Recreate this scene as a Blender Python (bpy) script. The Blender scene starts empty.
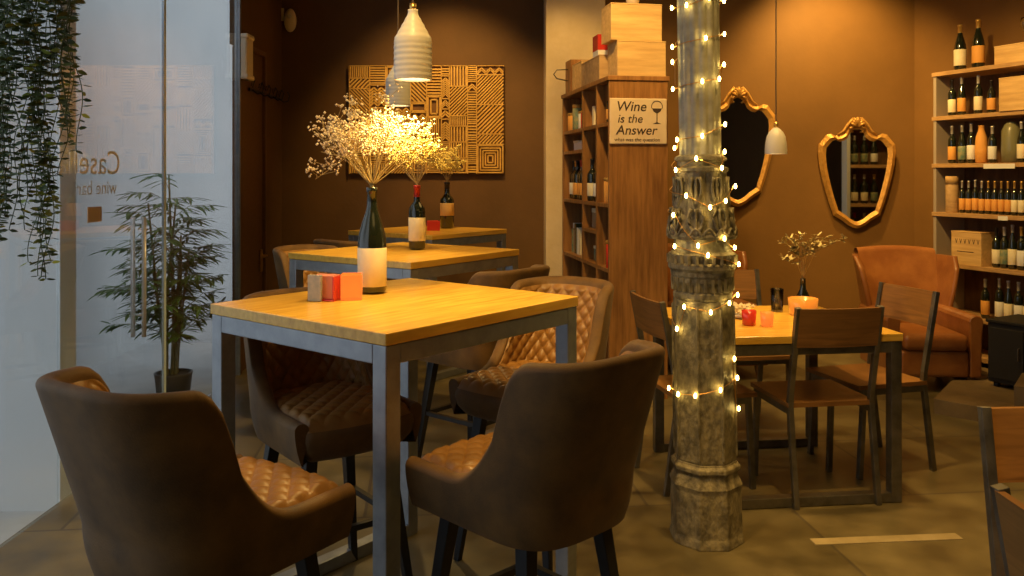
import bpy, math, random
from math import sin, cos, pi, sqrt, atan2, radians
from mathutils import Vector, Matrix

sc = bpy.context.scene
C = sc.collection
F = 850.0          # focal length in pixels of the 1024 px wide frame
HOR = 175.0        # image row of the horizon
CZ = 1.48          # camera height


def P(x, y, d):
    return Vector(((x - 512) / F * d, d, CZ - (y - HOR) / F * d))


# ------------------------------------------------------------------ materials
MATS = {}


def nodes_of(m):
    m.use_nodes = True
    return m.node_tree.nodes, m.node_tree.links, m.node_tree.nodes['Principled BSDF']


def mat(name, col, rough=0.5, metal=0.0, col2=None, scale=8.0, bump=0.0, bscale=60.0,
        stretch=(1, 1, 1), coat=0.0, spec=0.5, sheen=0.0, trans=0.0, ior=1.45, emit=None, estr=0.0,
        detail=4.0, contrast=(0.35, 0.65), rough2=None):
    m = bpy.data.materials.new(name)
    n, l, b = nodes_of(m)
    b.inputs['Base Color'].default_value = (*col, 1)
    b.inputs['Roughness'].default_value = rough
    b.inputs['Metallic'].default_value = metal
    b.inputs['Specular IOR Level'].default_value = spec
    b.inputs['IOR'].default_value = ior
    b.inputs['Coat Weight'].default_value = coat
    b.inputs['Sheen Weight'].default_value = sheen
    b.inputs['Transmission Weight'].default_value = trans
    if emit:
        b.inputs['Emission Color'].default_value = (*emit, 1)
        b.inputs['Emission Strength'].default_value = estr
    tc = n.new('ShaderNodeTexCoord')
    mp = n.new('ShaderNodeMapping')
    mp.inputs['Scale'].default_value = stretch
    l.new(tc.outputs['Object'], mp.inputs['Vector'])
    if col2:
        t = n.new('ShaderNodeTexNoise')
        t.inputs['Scale'].default_value = scale
        t.inputs['Detail'].default_value = detail
        t.inputs['Roughness'].default_value = 0.6
        l.new(mp.outputs['Vector'], t.inputs['Vector'])
        r = n.new('ShaderNodeValToRGB')
        r.color_ramp.elements[0].position = contrast[0]
        r.color_ramp.elements[1].position = contrast[1]
        r.color_ramp.elements[0].color = (*col, 1)
        r.color_ramp.elements[1].color = (*col2, 1)
        l.new(t.outputs['Fac'], r.inputs['Fac'])
        l.new(r.outputs['Color'], b.inputs['Base Color'])
        if rough2 is not None:
            mr = n.new('ShaderNodeMapRange')
            mr.inputs['From Min'].default_value = 0.3
            mr.inputs['From Max'].default_value = 0.7
            mr.inputs['To Min'].default_value = rough
            mr.inputs['To Max'].default_value = rough2
            l.new(t.outputs['Fac'], mr.inputs['Value'])
            l.new(mr.outputs['Result'], b.inputs['Roughness'])
    if bump:
        t2 = n.new('ShaderNodeTexNoise')
        t2.inputs['Scale'].default_value = bscale
        t2.inputs['Detail'].default_value = 3
        l.new(mp.outputs['Vector'], t2.inputs['Vector'])
        bp = n.new('ShaderNodeBump')
        bp.inputs['Strength'].default_value = bump
        bp.inputs['Distance'].default_value = 0.01
        l.new(t2.outputs['Fac'], bp.inputs['Height'])
        l.new(bp.outputs['Normal'], b.inputs['Normal'])
    MATS[name] = m
    return m


def plank_mat(name, c1, c2, c3, rough=0.35, plank=0.11, axis='Y', coat=0.2):
    """boards side by side across the chosen axis, with grain along the other"""
    m = bpy.data.materials.new(name)
    n, l, b = nodes_of(m)
    b.inputs['Coat Weight'].default_value = coat
    b.inputs['Coat Roughness'].default_value = 0.25
    tc = n.new('ShaderNodeTexCoord')
    sx = n.new('ShaderNodeSeparateXYZ')
    l.new(tc.outputs['Object'], sx.inputs[0])
    dv = n.new('ShaderNodeMath'); dv.operation = 'DIVIDE'
    l.new(sx.outputs[axis], dv.inputs[0]); dv.inputs[1].default_value = plank
    fl = n.new('ShaderNodeMath'); fl.operation = 'FLOOR'
    l.new(dv.outputs[0], fl.inputs[0])
    wn = n.new('ShaderNodeTexWhiteNoise'); wn.noise_dimensions = '1D'
    l.new(fl.outputs[0], wn.inputs['W'])
    mp = n.new('ShaderNodeMapping')
    mp.inputs['Scale'].default_value = (3, 26, 20) if axis == 'Y' else (26, 3, 20)
    if axis == 'Z':
        mp.inputs['Scale'].default_value = (3, 3, 26)
    l.new(tc.outputs['Object'], mp.inputs['Vector'])
    ad = n.new('ShaderNodeVectorMath'); ad.operation = 'ADD'
    l.new(mp.outputs['Vector'], ad.inputs[0])
    cx = n.new('ShaderNodeCombineXYZ')
    ml = n.new('ShaderNodeMath'); ml.operation = 'MULTIPLY'
    l.new(wn.outputs['Value'], ml.inputs[0]); ml.inputs[1].default_value = 37.0
    l.new(ml.outputs[0], cx.inputs[0]); l.new(ml.outputs[0], cx.inputs[2])
    l.new(cx.outputs[0], ad.inputs[1])
    t = n.new('ShaderNodeTexNoise')
    t.inputs['Scale'].default_value = 1.6
    t.inputs['Detail'].default_value = 6
    t.inputs['Distortion'].default_value = 0.6
    l.new(ad.outputs[0], t.inputs['Vector'])
    r = n.new('ShaderNodeValToRGB')
    r.color_ramp.elements[0].position = 0.3
    r.color_ramp.elements[1].position = 0.72
    r.color_ramp.elements[0].color = (*c1, 1)
    r.color_ramp.elements[1].color = (*c2, 1)
    l.new(t.outputs['Fac'], r.inputs['Fac'])
    mx = n.new('ShaderNodeMix'); mx.data_type = 'RGBA'
    mv = n.new('ShaderNodeMath'); mv.operation = 'MULTIPLY'
    l.new(wn.outputs['Value'], mv.inputs[0]); mv.inputs[1].default_value = 0.55
    l.new(mv.outputs[0], mx.inputs[0])
    l.new(r.outputs['Color'], mx.inputs[6])
    mx.inputs[7].default_value = (*c3, 1)
    l.new(mx.outputs[2], b.inputs['Base Color'])
    b.inputs['Roughness'].default_value = rough
    bp = n.new('ShaderNodeBump'); bp.inputs['Strength'].default_value = 0.15
    bp.inputs['Distance'].default_value = 0.004
    l.new(t.outputs['Fac'], bp.inputs['Height'])
    l.new(bp.outputs['Normal'], b.inputs['Normal'])
    MATS[name] = m
    return m


def emis(name, col, s):
    m = bpy.data.materials.new(name)
    n, l, b = nodes_of(m)
    b.inputs['Base Color'].default_value = (0.8, 0.7, 0.5, 1)
    b.inputs['Emission Color'].default_value = (*col, 1)
    b.inputs['Emission Strength'].default_value = s
    MATS[name] = m
    return m


def glass_pane(name, tint=(0.93, 0.96, 0.97)):
    m = bpy.data.materials.new(name)
    m.use_nodes = True
    n, l = m.node_tree.nodes, m.node_tree.links
    n.clear()
    out = n.new('ShaderNodeOutputMaterial')
    tr = n.new('ShaderNodeBsdfTransparent'); tr.inputs[0].default_value = (*tint, 1)
    gl = n.new('ShaderNodeBsdfGlossy'); gl.inputs['Roughness'].default_value = 0.0
    gl.inputs[0].default_value = (1, 1, 1, 1)
    fr = n.new('ShaderNodeFresnel')
    ge = n.new('ShaderNodeNewGeometry')
    mi = n.new('ShaderNodeMapRange')          # keep the outer index on both faces of the pane
    mi.inputs['To Min'].default_value = 1.52; mi.inputs['To Max'].default_value = 1 / 1.52
    l.new(ge.outputs['Backfacing'], mi.inputs['Value']); l.new(mi.outputs[0], fr.inputs['IOR'])
    mx = n.new('ShaderNodeMixShader')
    l.new(fr.outputs[0], mx.inputs[0]); l.new(tr.outputs[0], mx.inputs[1]); l.new(gl.outputs[0], mx.inputs[2])
    l.new(mx.outputs[0], out.inputs[0])
    MATS[name] = m
    return m


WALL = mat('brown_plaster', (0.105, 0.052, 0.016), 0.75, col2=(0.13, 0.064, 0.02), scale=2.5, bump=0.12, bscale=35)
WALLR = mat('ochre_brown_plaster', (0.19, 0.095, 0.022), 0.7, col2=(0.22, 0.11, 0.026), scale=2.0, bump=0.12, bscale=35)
CREAM = mat('cream_plaster', (0.62, 0.48, 0.28), 0.7, col2=(0.68, 0.54, 0.34), scale=6, bump=0.3, bscale=30)
CEIL = mat('ceiling_paint', (0.12, 0.08, 0.05), 0.8)
OUTW = mat('pale_render', (0.60, 0.62, 0.62), 0.9, col2=(0.66, 0.67, 0.66), scale=1.5)
PAVE = mat('pavement_stone', (0.46, 0.46, 0.45), 0.85, col2=(0.54, 0.54, 0.53), scale=3)
DOORW = plank_mat('brown_door_wood', (0.10, 0.045, 0.016), (0.16, 0.075, 0.028), (0.11, 0.05, 0.02), rough=0.5, plank=0.5, axis='Y')
TABLE = plank_mat('honey_table_wood', (0.62, 0.33, 0.045), (0.88, 0.55, 0.09), (0.74, 0.42, 0.06), rough=0.26, plank=0.115, axis='Y', coat=0.25)
CHWOOD = plank_mat('chair_board_wood', (0.17, 0.075, 0.022), (0.36, 0.17, 0.05), (0.21, 0.10, 0.03), rough=0.4, plank=0.06, axis='Z')
RACKW = mat('rack_wood', (0.38, 0.22, 0.09), 0.5, col2=(0.52, 0.32, 0.14), scale=5, stretch=(2, 2, 14), bump=0.1)
BOOKW = mat('bookcase_wood', (0.20, 0.09, 0.028), 0.45, col2=(0.38, 0.18, 0.055), scale=3.2, stretch=(9, 9, 0.8), bump=0.15, bscale=20)
BOOKD = mat('bookcase_inside_wood', (0.08, 0.04, 0.015), 0.6, col2=(0.17, 0.085, 0.03), scale=4, stretch=(6, 6, 1))
PINE = mat('pine_crate_wood', (0.55, 0.34, 0.13), 0.6, col2=(0.72, 0.48, 0.20), scale=3, stretch=(1, 8, 10), bump=0.2, bscale=25)
PINE2 = mat('aged_crate_wood', (0.40, 0.25, 0.11), 0.65, col2=(0.55, 0.36, 0.17), scale=3, stretch=(1, 8, 10), bump=0.2, bscale=25)
STEEL = mat('bare_steel', (0.27, 0.29, 0.32), 0.38, 0.75, col2=(0.36, 0.38, 0.41), scale=14, rough2=0.5)
DSTEEL = mat('dark_steel', (0.15, 0.14, 0.12), 0.35, 0.8, col2=(0.24, 0.22, 0.19), scale=14, rough2=0.5)
BLACK = mat('black_metal', (0.02, 0.02, 0.022), 0.38, 0.3)
BLACKW = mat('black_matte', (0.018, 0.016, 0.015), 0.7)
VELVET = mat('brown_suede', (0.075, 0.036, 0.007), 0.65, col2=(0.17, 0.082, 0.016), scale=9, bump=0.12, bscale=240, sheen=0.06, contrast=(0.3, 0.7))
QUILT = mat('quilted_tan_leatherette', (0.22, 0.105, 0.024), 0.42, col2=(0.31, 0.15, 0.036), scale=10, bump=0.08, bscale=200, contrast=(0.3, 0.7))
LEATHER = mat('cognac_leather', (0.28, 0.10, 0.028), 0.33, col2=(0.40, 0.16, 0.045), scale=5, bump=0.15, bscale=90, coat=0.15)
STONE = mat('weathered_iron_paint', (0.10, 0.085, 0.055), 0.55, col2=(0.29, 0.245, 0.15), scale=26, bump=0.9, bscale=45, detail=10, contrast=(0.36, 0.64), stretch=(1, 1, 0.6))
CERAM = mat('white_ceramic', (0.72, 0.68, 0.60), 0.4, col2=(0.66, 0.61, 0.53), scale=3)
CERAMG = mat('grey_ceramic', (0.50, 0.50, 0.48), 0.5)
CORD = mat('cord_fabric', (0.10, 0.07, 0.05), 0.8)
BOTG = mat('dark_bottle_glass', (0.012, 0.016, 0.010), 0.08, spec=0.8, coat=0.4)
BOTG2 = mat('green_bottle_glass', (0.03, 0.06, 0.03), 0.1, spec=0.8)
LABC = mat('cream_label_paper', (0.78, 0.68, 0.44), 0.7, col2=(0.84, 0.75, 0.52), scale=20)
LABW = mat('white_label_paper', (0.78, 0.76, 0.70), 0.7)
LABO = mat('orange_label_paper', (0.75, 0.36, 0.08), 0.7)
FOILR = mat('red_foil', (0.45, 0.03, 0.02), 0.35, 0.4)
FOILK = mat('black_foil', (0.03, 0.025, 0.025), 0.35, 0.4)
FOILG = mat('gold_foil', (0.65, 0.40, 0.10), 0.35, 0.6)
FOILW = mat('silver_foil', (0.6, 0.58, 0.55), 0.35, 0.5)
REDP = mat('red_acrylic', (0.62, 0.045, 0.03), 0.2, coat=0.5)
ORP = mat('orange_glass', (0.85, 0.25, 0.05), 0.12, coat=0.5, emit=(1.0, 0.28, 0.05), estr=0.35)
GREYP = mat('grey_packet', (0.30, 0.33, 0.34), 0.5, col2=(0.42, 0.40, 0.38), scale=40)
LEAFD = mat('dark_green_leaf', (0.030, 0.055, 0.018), 0.5, col2=(0.08, 0.12, 0.03), scale=14)
LEAFY = mat('bamboo_green_leaf', (0.07, 0.17, 0.03), 0.5, col2=(0.20, 0.32, 0.07), scale=6)
CANE = mat('bamboo_cane', (0.22, 0.22, 0.10), 0.5, col2=(0.34, 0.30, 0.14), scale=12)
SOIL = mat('potting_soil', (0.03, 0.02, 0.012), 0.9)
POTK = mat('dark_planter', (0.025, 0.027, 0.03), 0.5)
BLOOM = mat('dried_white_blossom', (0.80, 0.70, 0.46), 0.8, col2=(0.70, 0.55, 0.36), scale=30)
BLOOMY = mat('dried_yellow_blossom', (0.82, 0.70, 0.22), 0.8, col2=(0.75, 0.58, 0.18), scale=30)
STEM = mat('dry_stem', (0.45, 0.34, 0.14), 0.7)
SAGE = mat('dry_sage_leaf', (0.30, 0.24, 0.10), 0.7, col2=(0.38, 0.31, 0.14), scale=20)
GILT = mat('gilded_wood', (0.50, 0.26, 0.06), 0.38, 0.35, col2=(0.68, 0.38, 0.10), scale=18, bump=0.5, bscale=60)
MIRROR = mat('mirror_glass', (0.82, 0.84, 0.82), 0.02, 1.0)
CARVE = mat('carved_light_wood', (0.55, 0.31, 0.06), 0.5, col2=(0.72, 0.43, 0.10), scale=12, bump=0.2, bscale=80)
CARVD = mat('carved_ground_wood', (0.13, 0.06, 0.015), 0.6, col2=(0.19, 0.09, 0.025), scale=10)
SIGNM = mat('sign_board', (0.66, 0.52, 0.35), 0.6, col2=(0.72, 0.58, 0.40), scale=10)
INK = mat('sign_ink', (0.05, 0.03, 0.02), 0.7)
WHITEP = mat('white_plastic', (0.70, 0.62, 0.48), 0.45)
BRASS = mat('brass', (0.75, 0.48, 0.14), 0.3, 0.9)
TXTG = mat('frosted_lettering', (0.80, 0.82, 0.82), 0.6)
TEALB = mat('teal_box', (0.10, 0.20, 0.16), 0.5, col2=(0.35, 0.32, 0.15), scale=25)
TANB = mat('tan_box', (0.40, 0.30, 0.18), 0.6)
BULB = emis('fairy_bulb_glow', (1.0, 0.68, 0.18), 34.0)
GLOW = emis('warm_bulb_glow', (1.0, 0.72, 0.36), 14.0)
CANDLE = emis('candle_glow', (1.0, 0.70, 0.30), 4.0)
PANE = glass_pane('clear_glass')
WIREM = mat('copper_wire', (0.55, 0.30, 0.10), 0.35, 0.8)


def floor_mat():
    m = bpy.data.materials.new('stone_tile_floor')
    n, l, b = nodes_of(m)
    tc = n.new('ShaderNodeTexCoord')
    mp = n.new('ShaderNodeMapping')
    mp.inputs['Rotation'].default_value = (0, 0, radians(-6))
    mp.inputs['Location'].default_value = (0.25, 0.28, 0)
    l.new(tc.outputs['Object'], mp.inputs['Vector'])
    br = n.new('ShaderNodeTexBrick')
    br.offset = 0.5
    br.inputs['Scale'].default_value = 1.0
    br.inputs['Brick Width'].default_value = 1.25
    br.inputs['Row Height'].default_value = 0.8
    br.inputs['Mortar Size'].default_value = 0.008
    br.inputs['Mortar Smooth'].default_value = 0.3
    br.inputs['Color1'].default_value = (0.13, 0.108, 0.058, 1)
    br.inputs['Color2'].default_value = (0.21, 0.175, 0.095, 1)
    br.inputs['Mortar'].default_value = (0.10, 0.085, 0.06, 1)
    l.new(mp.outputs['Vector'], br.inputs['Vector'])
    t = n.new('ShaderNodeTexNoise'); t.inputs['Scale'].default_value = 5; t.inputs['Detail'].default_value = 8
    l.new(tc.outputs['Object'], t.inputs['Vector'])
    r = n.new('ShaderNodeValToRGB')
    r.color_ramp.elements[0].position = 0.3; r.color_ramp.elements[0].color = (0.50, 0.48, 0.44, 1)
    r.color_ramp.elements[1].position = 0.72; r.color_ramp.elements[1].color = (1.15, 1.1, 1.0, 1)
    l.new(t.outputs['Fac'], r.inputs['Fac'])
    mx = n.new('ShaderNodeMix'); mx.data_type = 'RGBA'; mx.blend_type = 'MULTIPLY'
    mx.inputs[0].default_value = 1.0
    l.new(br.outputs['Color'], mx.inputs[6]); l.new(r.outputs['Color'], mx.inputs[7])
    l.new(mx.outputs[2], b.inputs['Base Color'])
    mr = n.new('ShaderNodeMapRange')
    mr.inputs['From Min'].default_value = 0.3; mr.inputs['From Max'].default_value = 0.7
    mr.inputs['To Min'].default_value = 0.28; mr.inputs['To Max'].default_value = 0.5
    l.new(t.outputs['Fac'], mr.inputs['Value']); l.new(mr.outputs[0], b.inputs['Roughness'])
    bp = n.new('ShaderNodeBump'); bp.inputs['Strength'].default_value = 0.2; bp.inputs['Distance'].default_value = 0.01
    l.new(t.outputs['Fac'], bp.inputs['Height']); l.new(bp.outputs['Normal'], b.inputs['Normal'])
    return m


FLOOR = floor_mat()


# ------------------------------------------------------------------ mesh builder
class MB:
    def __init__(s):
        s.v = []; s.f = []

    def add(s, vs, fs, M=None):
        o = len(s.v)
        s.v += [tuple(M @ Vector(p)) if M else tuple(p) for p in vs]
        s.f += [tuple(i + o for i in f) for f in fs]
        return s

    def box(s, x0, x1, y0, y1, z0, z1, M=None):
        vs = [(x0, y0, z0), (x1, y0, z0), (x1, y1, z0), (x0, y1, z0), (x0, y0, z1), (x1, y0, z1), (x1, y1, z1), (x0, y1, z1)]
        return s.add(vs, [(0, 3, 2, 1), (4, 5, 6, 7), (0, 1, 5, 4), (1, 2, 6, 5), (2, 3, 7, 6), (3, 0, 4, 7)], M)

    def bar(s, a, b, w, h, w2=None, h2=None, up=(0, 0, 1)):
        a, b = Vector(a), Vector(b)
        d = (b - a).normalized()
        u = Vector(up)
        if abs(d.dot(u)) > 0.97:
            u = Vector((0, 1, 0))
        sx = d.cross(u).normalized(); sy = sx.cross(d).normalized()
        w2 = w if w2 is None else w2; h2 = h if h2 is None else h2
        vs = []
        for p, ww, hh in ((a, w, h), (b, w2, h2)):
            for i, j in ((-1, -1), (1, -1), (1, 1), (-1, 1)):
                vs.append(p + sx * i * ww / 2 + sy * j * hh / 2)
        return s.add(vs, [(3, 2, 1, 0), (4, 5, 6, 7), (0, 1, 5, 4), (1, 2, 6, 5), (2, 3, 7, 6), (3, 0, 4, 7)])

    def tube(s, pts, r, n=8, caps=True):
        pts = [Vector(p) for p in pts]
        rs = r if isinstance(r, (list, tuple)) else [r] * len(pts)
        o = len(s.v)
        up = Vector((0, 0, 1))
        for i, p in enumerate(pts):
            d = (pts[min(i + 1, len(pts) - 1)] - pts[max(i - 1, 0)]).normalized()
            if abs(d.dot(up)) > 0.95:
                x = d.cross(Vector((0, 1, 0))).normalized()
            else:
                x = d.cross(up).normalized()
            y = x.cross(d).normalized()
            for k in range(n):
                a = 2 * pi * k / n
                s.v.append(tuple(p + x * cos(a) * rs[i] + y * sin(a) * rs[i]))
        for i in range(len(pts) - 1):
            for k in range(n):
                a, b = o + i * n + k, o + i * n + (k + 1) % n
                s.f.append((a, b, b + n, a + n))
        if caps:
            s.f.append(tuple(o + k for k in range(n))[::-1])
            s.f.append(tuple(o + (len(pts) - 1) * n + k for k in range(n)))
        return s

    def lathe(s, prof, n=24, M=None, phase=0.0, close=True):
        vs = []; fs = []
        for r, z in prof:
            for k in range(n):
                a = 2 * pi * k / n + phase
                vs.append((r * cos(a), r * sin(a), z))
        for i in range(len(prof) - 1):
            for k in range(n):
                a, b = i * n + k, i * n + (k + 1) % n
                fs.append((a, b, b + n, a + n))
        if close:
            fs.append(tuple(range(n))[::-1])
            fs.append(tuple((len(prof) - 1) * n + k for k in range(n)))
        return s.add(vs, fs, M)

    def grid(s, fn, nu, nv, flip=False, M=None):
        vs = [fn(i / (nu - 1), j / (nv - 1)) for j in range(nv) for i in range(nu)]
        fs = []
        for j in range(nv - 1):
            for i in range(nu - 1):
                q = (j * nu + i, j * nu + i + 1, (j + 1) * nu + i + 1, (j + 1) * nu + i)
                fs.append(q[::-1] if flip else q)
        return s.add(vs, fs, M)

    def prism(s, outline, y0, y1, M=None):
        """outline: (x, z) points, extruded along y"""
        k = len(outline)
        vs = [(x, y0, z) for x, z in outline] + [(x, y1, z) for x, z in outline]
        fs = [tuple(range(k)), tuple(range(k, 2 * k))[::-1]]
        fs += [(i, i + k, (i + 1) % k + k, (i + 1) % k) for i in range(k)]
        return s.add(vs, fs, M)

    def octa(s, c, r, rz=None):
        x, y, z = c
        rz = r if rz is None else rz
        return s.add([(x + r, y, z), (x - r, y, z), (x, y + r, z), (x, y - r, z), (x, y, z + rz), (x, y, z - rz)],
                     [(0, 2, 4), (2, 1, 4), (1, 3, 4), (3, 0, 4), (2, 0, 5), (1, 2, 5), (3, 1, 5), (0, 3, 5)])

    def leaf(s, p, d, ln, w, up=(0, 0, 1), droop=0.0):
        p = Vector(p); d = Vector(d).normalized()
        sd = d.cross(Vector(up))
        if sd.length < 0.1:
            sd = d.cross(Vector((1, 0, 0)))
        sd.normalize()
        nn = sd.cross(d).normalized()
        th = nn * min(0.0006, w * 0.03)
        dz = Vector((0, 0, -droop))
        a = [p, p + d * ln * 0.35 + sd * w / 2 + dz * 0.2, p + d * ln * 0.75 + sd * w * 0.35 + dz * 0.6, p + d * ln + dz,
             p + d * ln * 0.75 - sd * w * 0.35 + dz * 0.6, p + d * ln * 0.35 - sd * w / 2 + dz * 0.2]
        mid = p + d * ln * 0.5 - nn * w * 0.12 + dz * 0.35
        vs = a + [mid]
        return s.add(vs, [(0, 1, 6), (1, 2, 6), (2, 3, 6), (3, 4, 6), (4, 5, 6), (5, 0, 6)])

    def build(s, name, m, parent=None, smooth=False, bevel=0.0, seg=2, sub=0, loc=None):
        me = bpy.data.meshes.new(name)
        me.from_pydata(s.v, [], s.f)
        me.validate()
        me.materials.append(m)
        if smooth:
            for p in me.polygons:
                p.use_smooth = True
        o = bpy.data.objects.new(name, me)
        C.objects.link(o)
        if parent:
            o.parent = parent
        if loc is not None:
            o.location = loc
        if bevel:
            b = o.modifiers.new('bevel', 'BEVEL'); b.width = bevel; b.segments = seg; b.limit_method = 'ANGLE'
            b.angle_limit = radians(40)
        if sub:
            u = o.modifiers.new('sub', 'SUBSURF'); u.levels = sub; u.render_levels = sub
        return o


def tag(o, label=None, cat=None, group=None, kind=None):
    if label: o['label'] = label
    if cat: o['category'] = cat
    if group: o['group'] = group
    if kind: o['kind'] = kind
    return o


def thing(name, loc, rz, label, cat, group=None):
    o = bpy.data.objects.new(name, None)
    o.empty_display_size = 0.1
    C.objects.link(o)
    o.location = loc; o.rotation_euler = (0, 0, rz)
    return tag(o, label, cat, group)


def struct(name, mb, m, **k):
    return tag(mb.build(name, m, **k), kind='structure')


def copy_tree(o, parent=None):
    c = o.copy(); C.objects.link(c)
    if parent: c.parent = parent
    for ch in list(o.children):
        copy_tree(ch, c)
    return c


def dup(root, loc, rz, label, group=None):
    r = copy_tree(root)
    r.location = loc; r.rotation_euler = (0, 0, rz)
    r['label'] = label
    if group: r['group'] = group
    return r


def text(body, size, m, parent, loc, rot, ext=0.001, align='LEFT', name='lettering', sx=1.0, shear=0.0, off=0.0):
    cu = bpy.data.curves.new(name, 'FONT')
    cu.body = body; cu.size = size; cu.extrude = ext; cu.align_x = align; cu.shear = shear; cu.offset = off
    cu.materials.append(m)
    o = bpy.data.objects.new(name, cu)
    C.objects.link(o)
    me = bpy.data.meshes.new_from_object(o.evaluated_get(bpy.context.evaluated_depsgraph_get()))
    bpy.data.objects.remove(o)
    me.name = name
    o = bpy.data.objects.new(name, me)
    C.objects.link(o)
    o.parent = parent; o.location = loc; o.rotation_euler = rot; o.scale = (sx, 1, 1)
    return o


# ------------------------------------------------------------------ setting
GX = -2.03          # plane of the glass front
H = 3.4
struct('floor', MB().box(GX - 0.02, 6.0, -3.2, 8.0, -0.15, 0.0), FLOOR)
struct('ceiling', MB().box(GX - 0.1, 6.0, -3.2, 8.0, H, H + 0.1), CEIL)
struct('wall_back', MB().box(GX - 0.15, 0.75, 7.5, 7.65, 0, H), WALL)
struct('wall_left', MB().box(GX - 0.06, GX, 6.95, 7.5, 0, H).box(GX - 0.06, GX, 6.29, 6.95, 2.45, H), WALL)
struct('wall_rear', MB().box(GX - 0.1, 6.0, -3.35, -3.2, 0, H), WALL)
# mirror wall, slightly turned, and the side wall that carries the wine rack
MW = lambda x: 7.5
w = MB()
x0, x1 = 0.62, 3.62
w.add([(x0, MW(x0), 0), (x1, MW(x1), 0), (x1, MW(x1) + .15, 0), (x0, MW(x0) + .15, 0),
       (x0, MW(x0), H), (x1, MW(x1), H), (x1, MW(x1) + .15, H), (x0, MW(x0) + .15, H)],
      [(0, 3, 2, 1), (4, 5, 6, 7), (0, 1, 5, 4), (1, 2, 6, 5), (2, 3, 7, 6), (3, 0, 4, 7)])
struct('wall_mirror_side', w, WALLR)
RD = Vector((0.363, -0.932, 0)); RN = Vector((-0.932, -0.363, 0))   # along the rack towards the camera; out of the rack into the room
RO = Vector((3.42, 6.9, 0))
a = RO - RN * 0.34 - RD * 0.75; b = RO - RN * 0.34 + RD * 3.6
w = MB()
o_ = -RN * 0.15
w.add([a, b, b + o_, a + o_] + [p + Vector((0, 0, H)) for p in (a, b, b + o_, a + o_)],
      [(0, 3, 2, 1), (4, 5, 6, 7), (0, 1, 5, 4), (1, 2, 6, 5), (2, 3, 7, 6), (3, 0, 4, 7)])
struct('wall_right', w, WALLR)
struct('wall_right_near', MB().box(5.0, 5.15, -3.2, 3.9, 0, H), WALL)
struct('pillar_cream', MB().box(0.28, 0.775, 7.05, 7.6, 0, H), CREAM, bevel=0.01)
# glass front
fr = MB()
struct('window_1', MB().box(GX - 0.006, GX + 0.006, -1.2, 3.795, 0.005, H), PANE)
struct('window_2', MB().box(GX - 0.006, GX + 0.006, 4.98, 6.28, 0.005, H), PANE)
gd = struct('door_1', MB().box(GX - 0.006, GX + 0.006, 3.80, 4.94, 0.012, H - 0.02), PANE)
hb = MB()
for sx in (-1, 1):
    hb.tube([(GX + sx * 0.03, 4.62, 0.60), (GX + sx * 0.03, 4.62, 1.25)], 0.012, 12)
for z in (0.72, 1.13):
    hb.tube([(GX - 0.03, 4.62, z), (GX + 0.03, 4.62, z)], 0.006, 8)
hb.build('door_handle', mat('polished_steel_bar', (0.85, 0.87, 0.90), 0.3, 0.4), gd, smooth=True)
es = MB().box(GX - 0.007, GX + 0.007, 4.943, 4.973, 0.0, H)
EDGE = mat('polished_glass_edge', (0.62, 0.78, 0.95), 0.2, 0.0)
struct('trim_1', es, EDGE)
struct('trim_2', MB().box(GX - 0.02, GX + 0.02, 6.28, 6.31, 0, H), STEEL)
struct('wall_left_near', MB().box(GX - 0.15, GX, -3.2, -1.2, 0, H), WALL)
bd = struct('door_2', MB().box(GX - 0.05, GX - 0.005, 6.32, 6.94, 0, 2.44), DOORW)
MB().box(GX - 0.004, GX + 0.02, 6.30, 6.33, 0, 2.45).box(GX - 0.004, GX + 0.02, 6.93, 6.96, 0, 2.45).box(GX - 0.004, GX + 0.02, 6.30, 6.96, 2.44, 2.48).build('door_frame', DOORW, bd)
lk = MB().box(GX, GX + 0.012, 6.84, 6.88, 0.70, 0.88).tube([(GX, 6.86, 0.83), (GX + 0.05, 6.86, 0.83), (GX + 0.055, 6.74, 0.83)], 0.009, 8)
lk.build('door_handle', BRASS, bd)

# lettering and sticker on the glass (read from the street)
lt = thing('glass_lettering', (GX - 0.007, 4.38, 1.385), 0, 'pale lettering on glass door, mirrored from inside, reading wine bar', 'lettering')
text('wine bar', 0.098, TXTG, lt, (0, 0, 0), (radians(90), 0, radians(-90)), 0.0008, sx=1.18)
text('Casella', 0.17, TXTG, lt, (0, 0.04, 0.10), (radians(90), 0, radians(-90)), 0.0008, sx=1.25)
sk = MB().box(GX - 0.009, GX - 0.0065, 4.08, 4.22, 1.25, 1.325)
tag(sk.build('door_sticker', mat('orange_sticker', (0.70, 0.45, 0.28), 0.6)), 'small pale orange square sticker below the lettering on glass door', 'sticker')

# street outside
struct('ground', MB().box(-9, GX - 0.025, -4, 13, -0.30, -0.15), PAVE)
struct('wall_outside', MB().box(-3.75, -3.55, 4.27, 12.6, -0.15, 4.6), OUTW)
struct('wall_outside_return', MB().box(-3.75, -2.19, 4.12, 4.27, -0.15, 2.5), OUTW)

# raised stone steps at right
def slab(name, pts, z0, z1, m):
    k = len(pts)
    b_ = MB().add([(x, y, z0) for x, y in pts] + [(x, y, z1) for x, y in pts],
                  [tuple(range(k))[::-1], tuple(range(k, 2 * k))] + [(i, (i + 1) % k, (i + 1) % k + k, i + k) for i in range(k)])
    return struct(name, b_, m)
STEPM = mat('step_stone', (0.17, 0.12, 0.065), 0.5, col2=(0.24, 0.17, 0.09), scale=7, bump=0.2)
slab('trim_3', [(2.62, 5.28), (3.35, 4.55), (3.98, 5.05), (3.35, 6.25)], 0, 0.09, STEPM)
slab('trim_4', [(3.00, 5.08), (3.45, 4.66), (3.93, 5.09), (3.5, 5.75)], 0.09, 0.22, STEPM)


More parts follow.
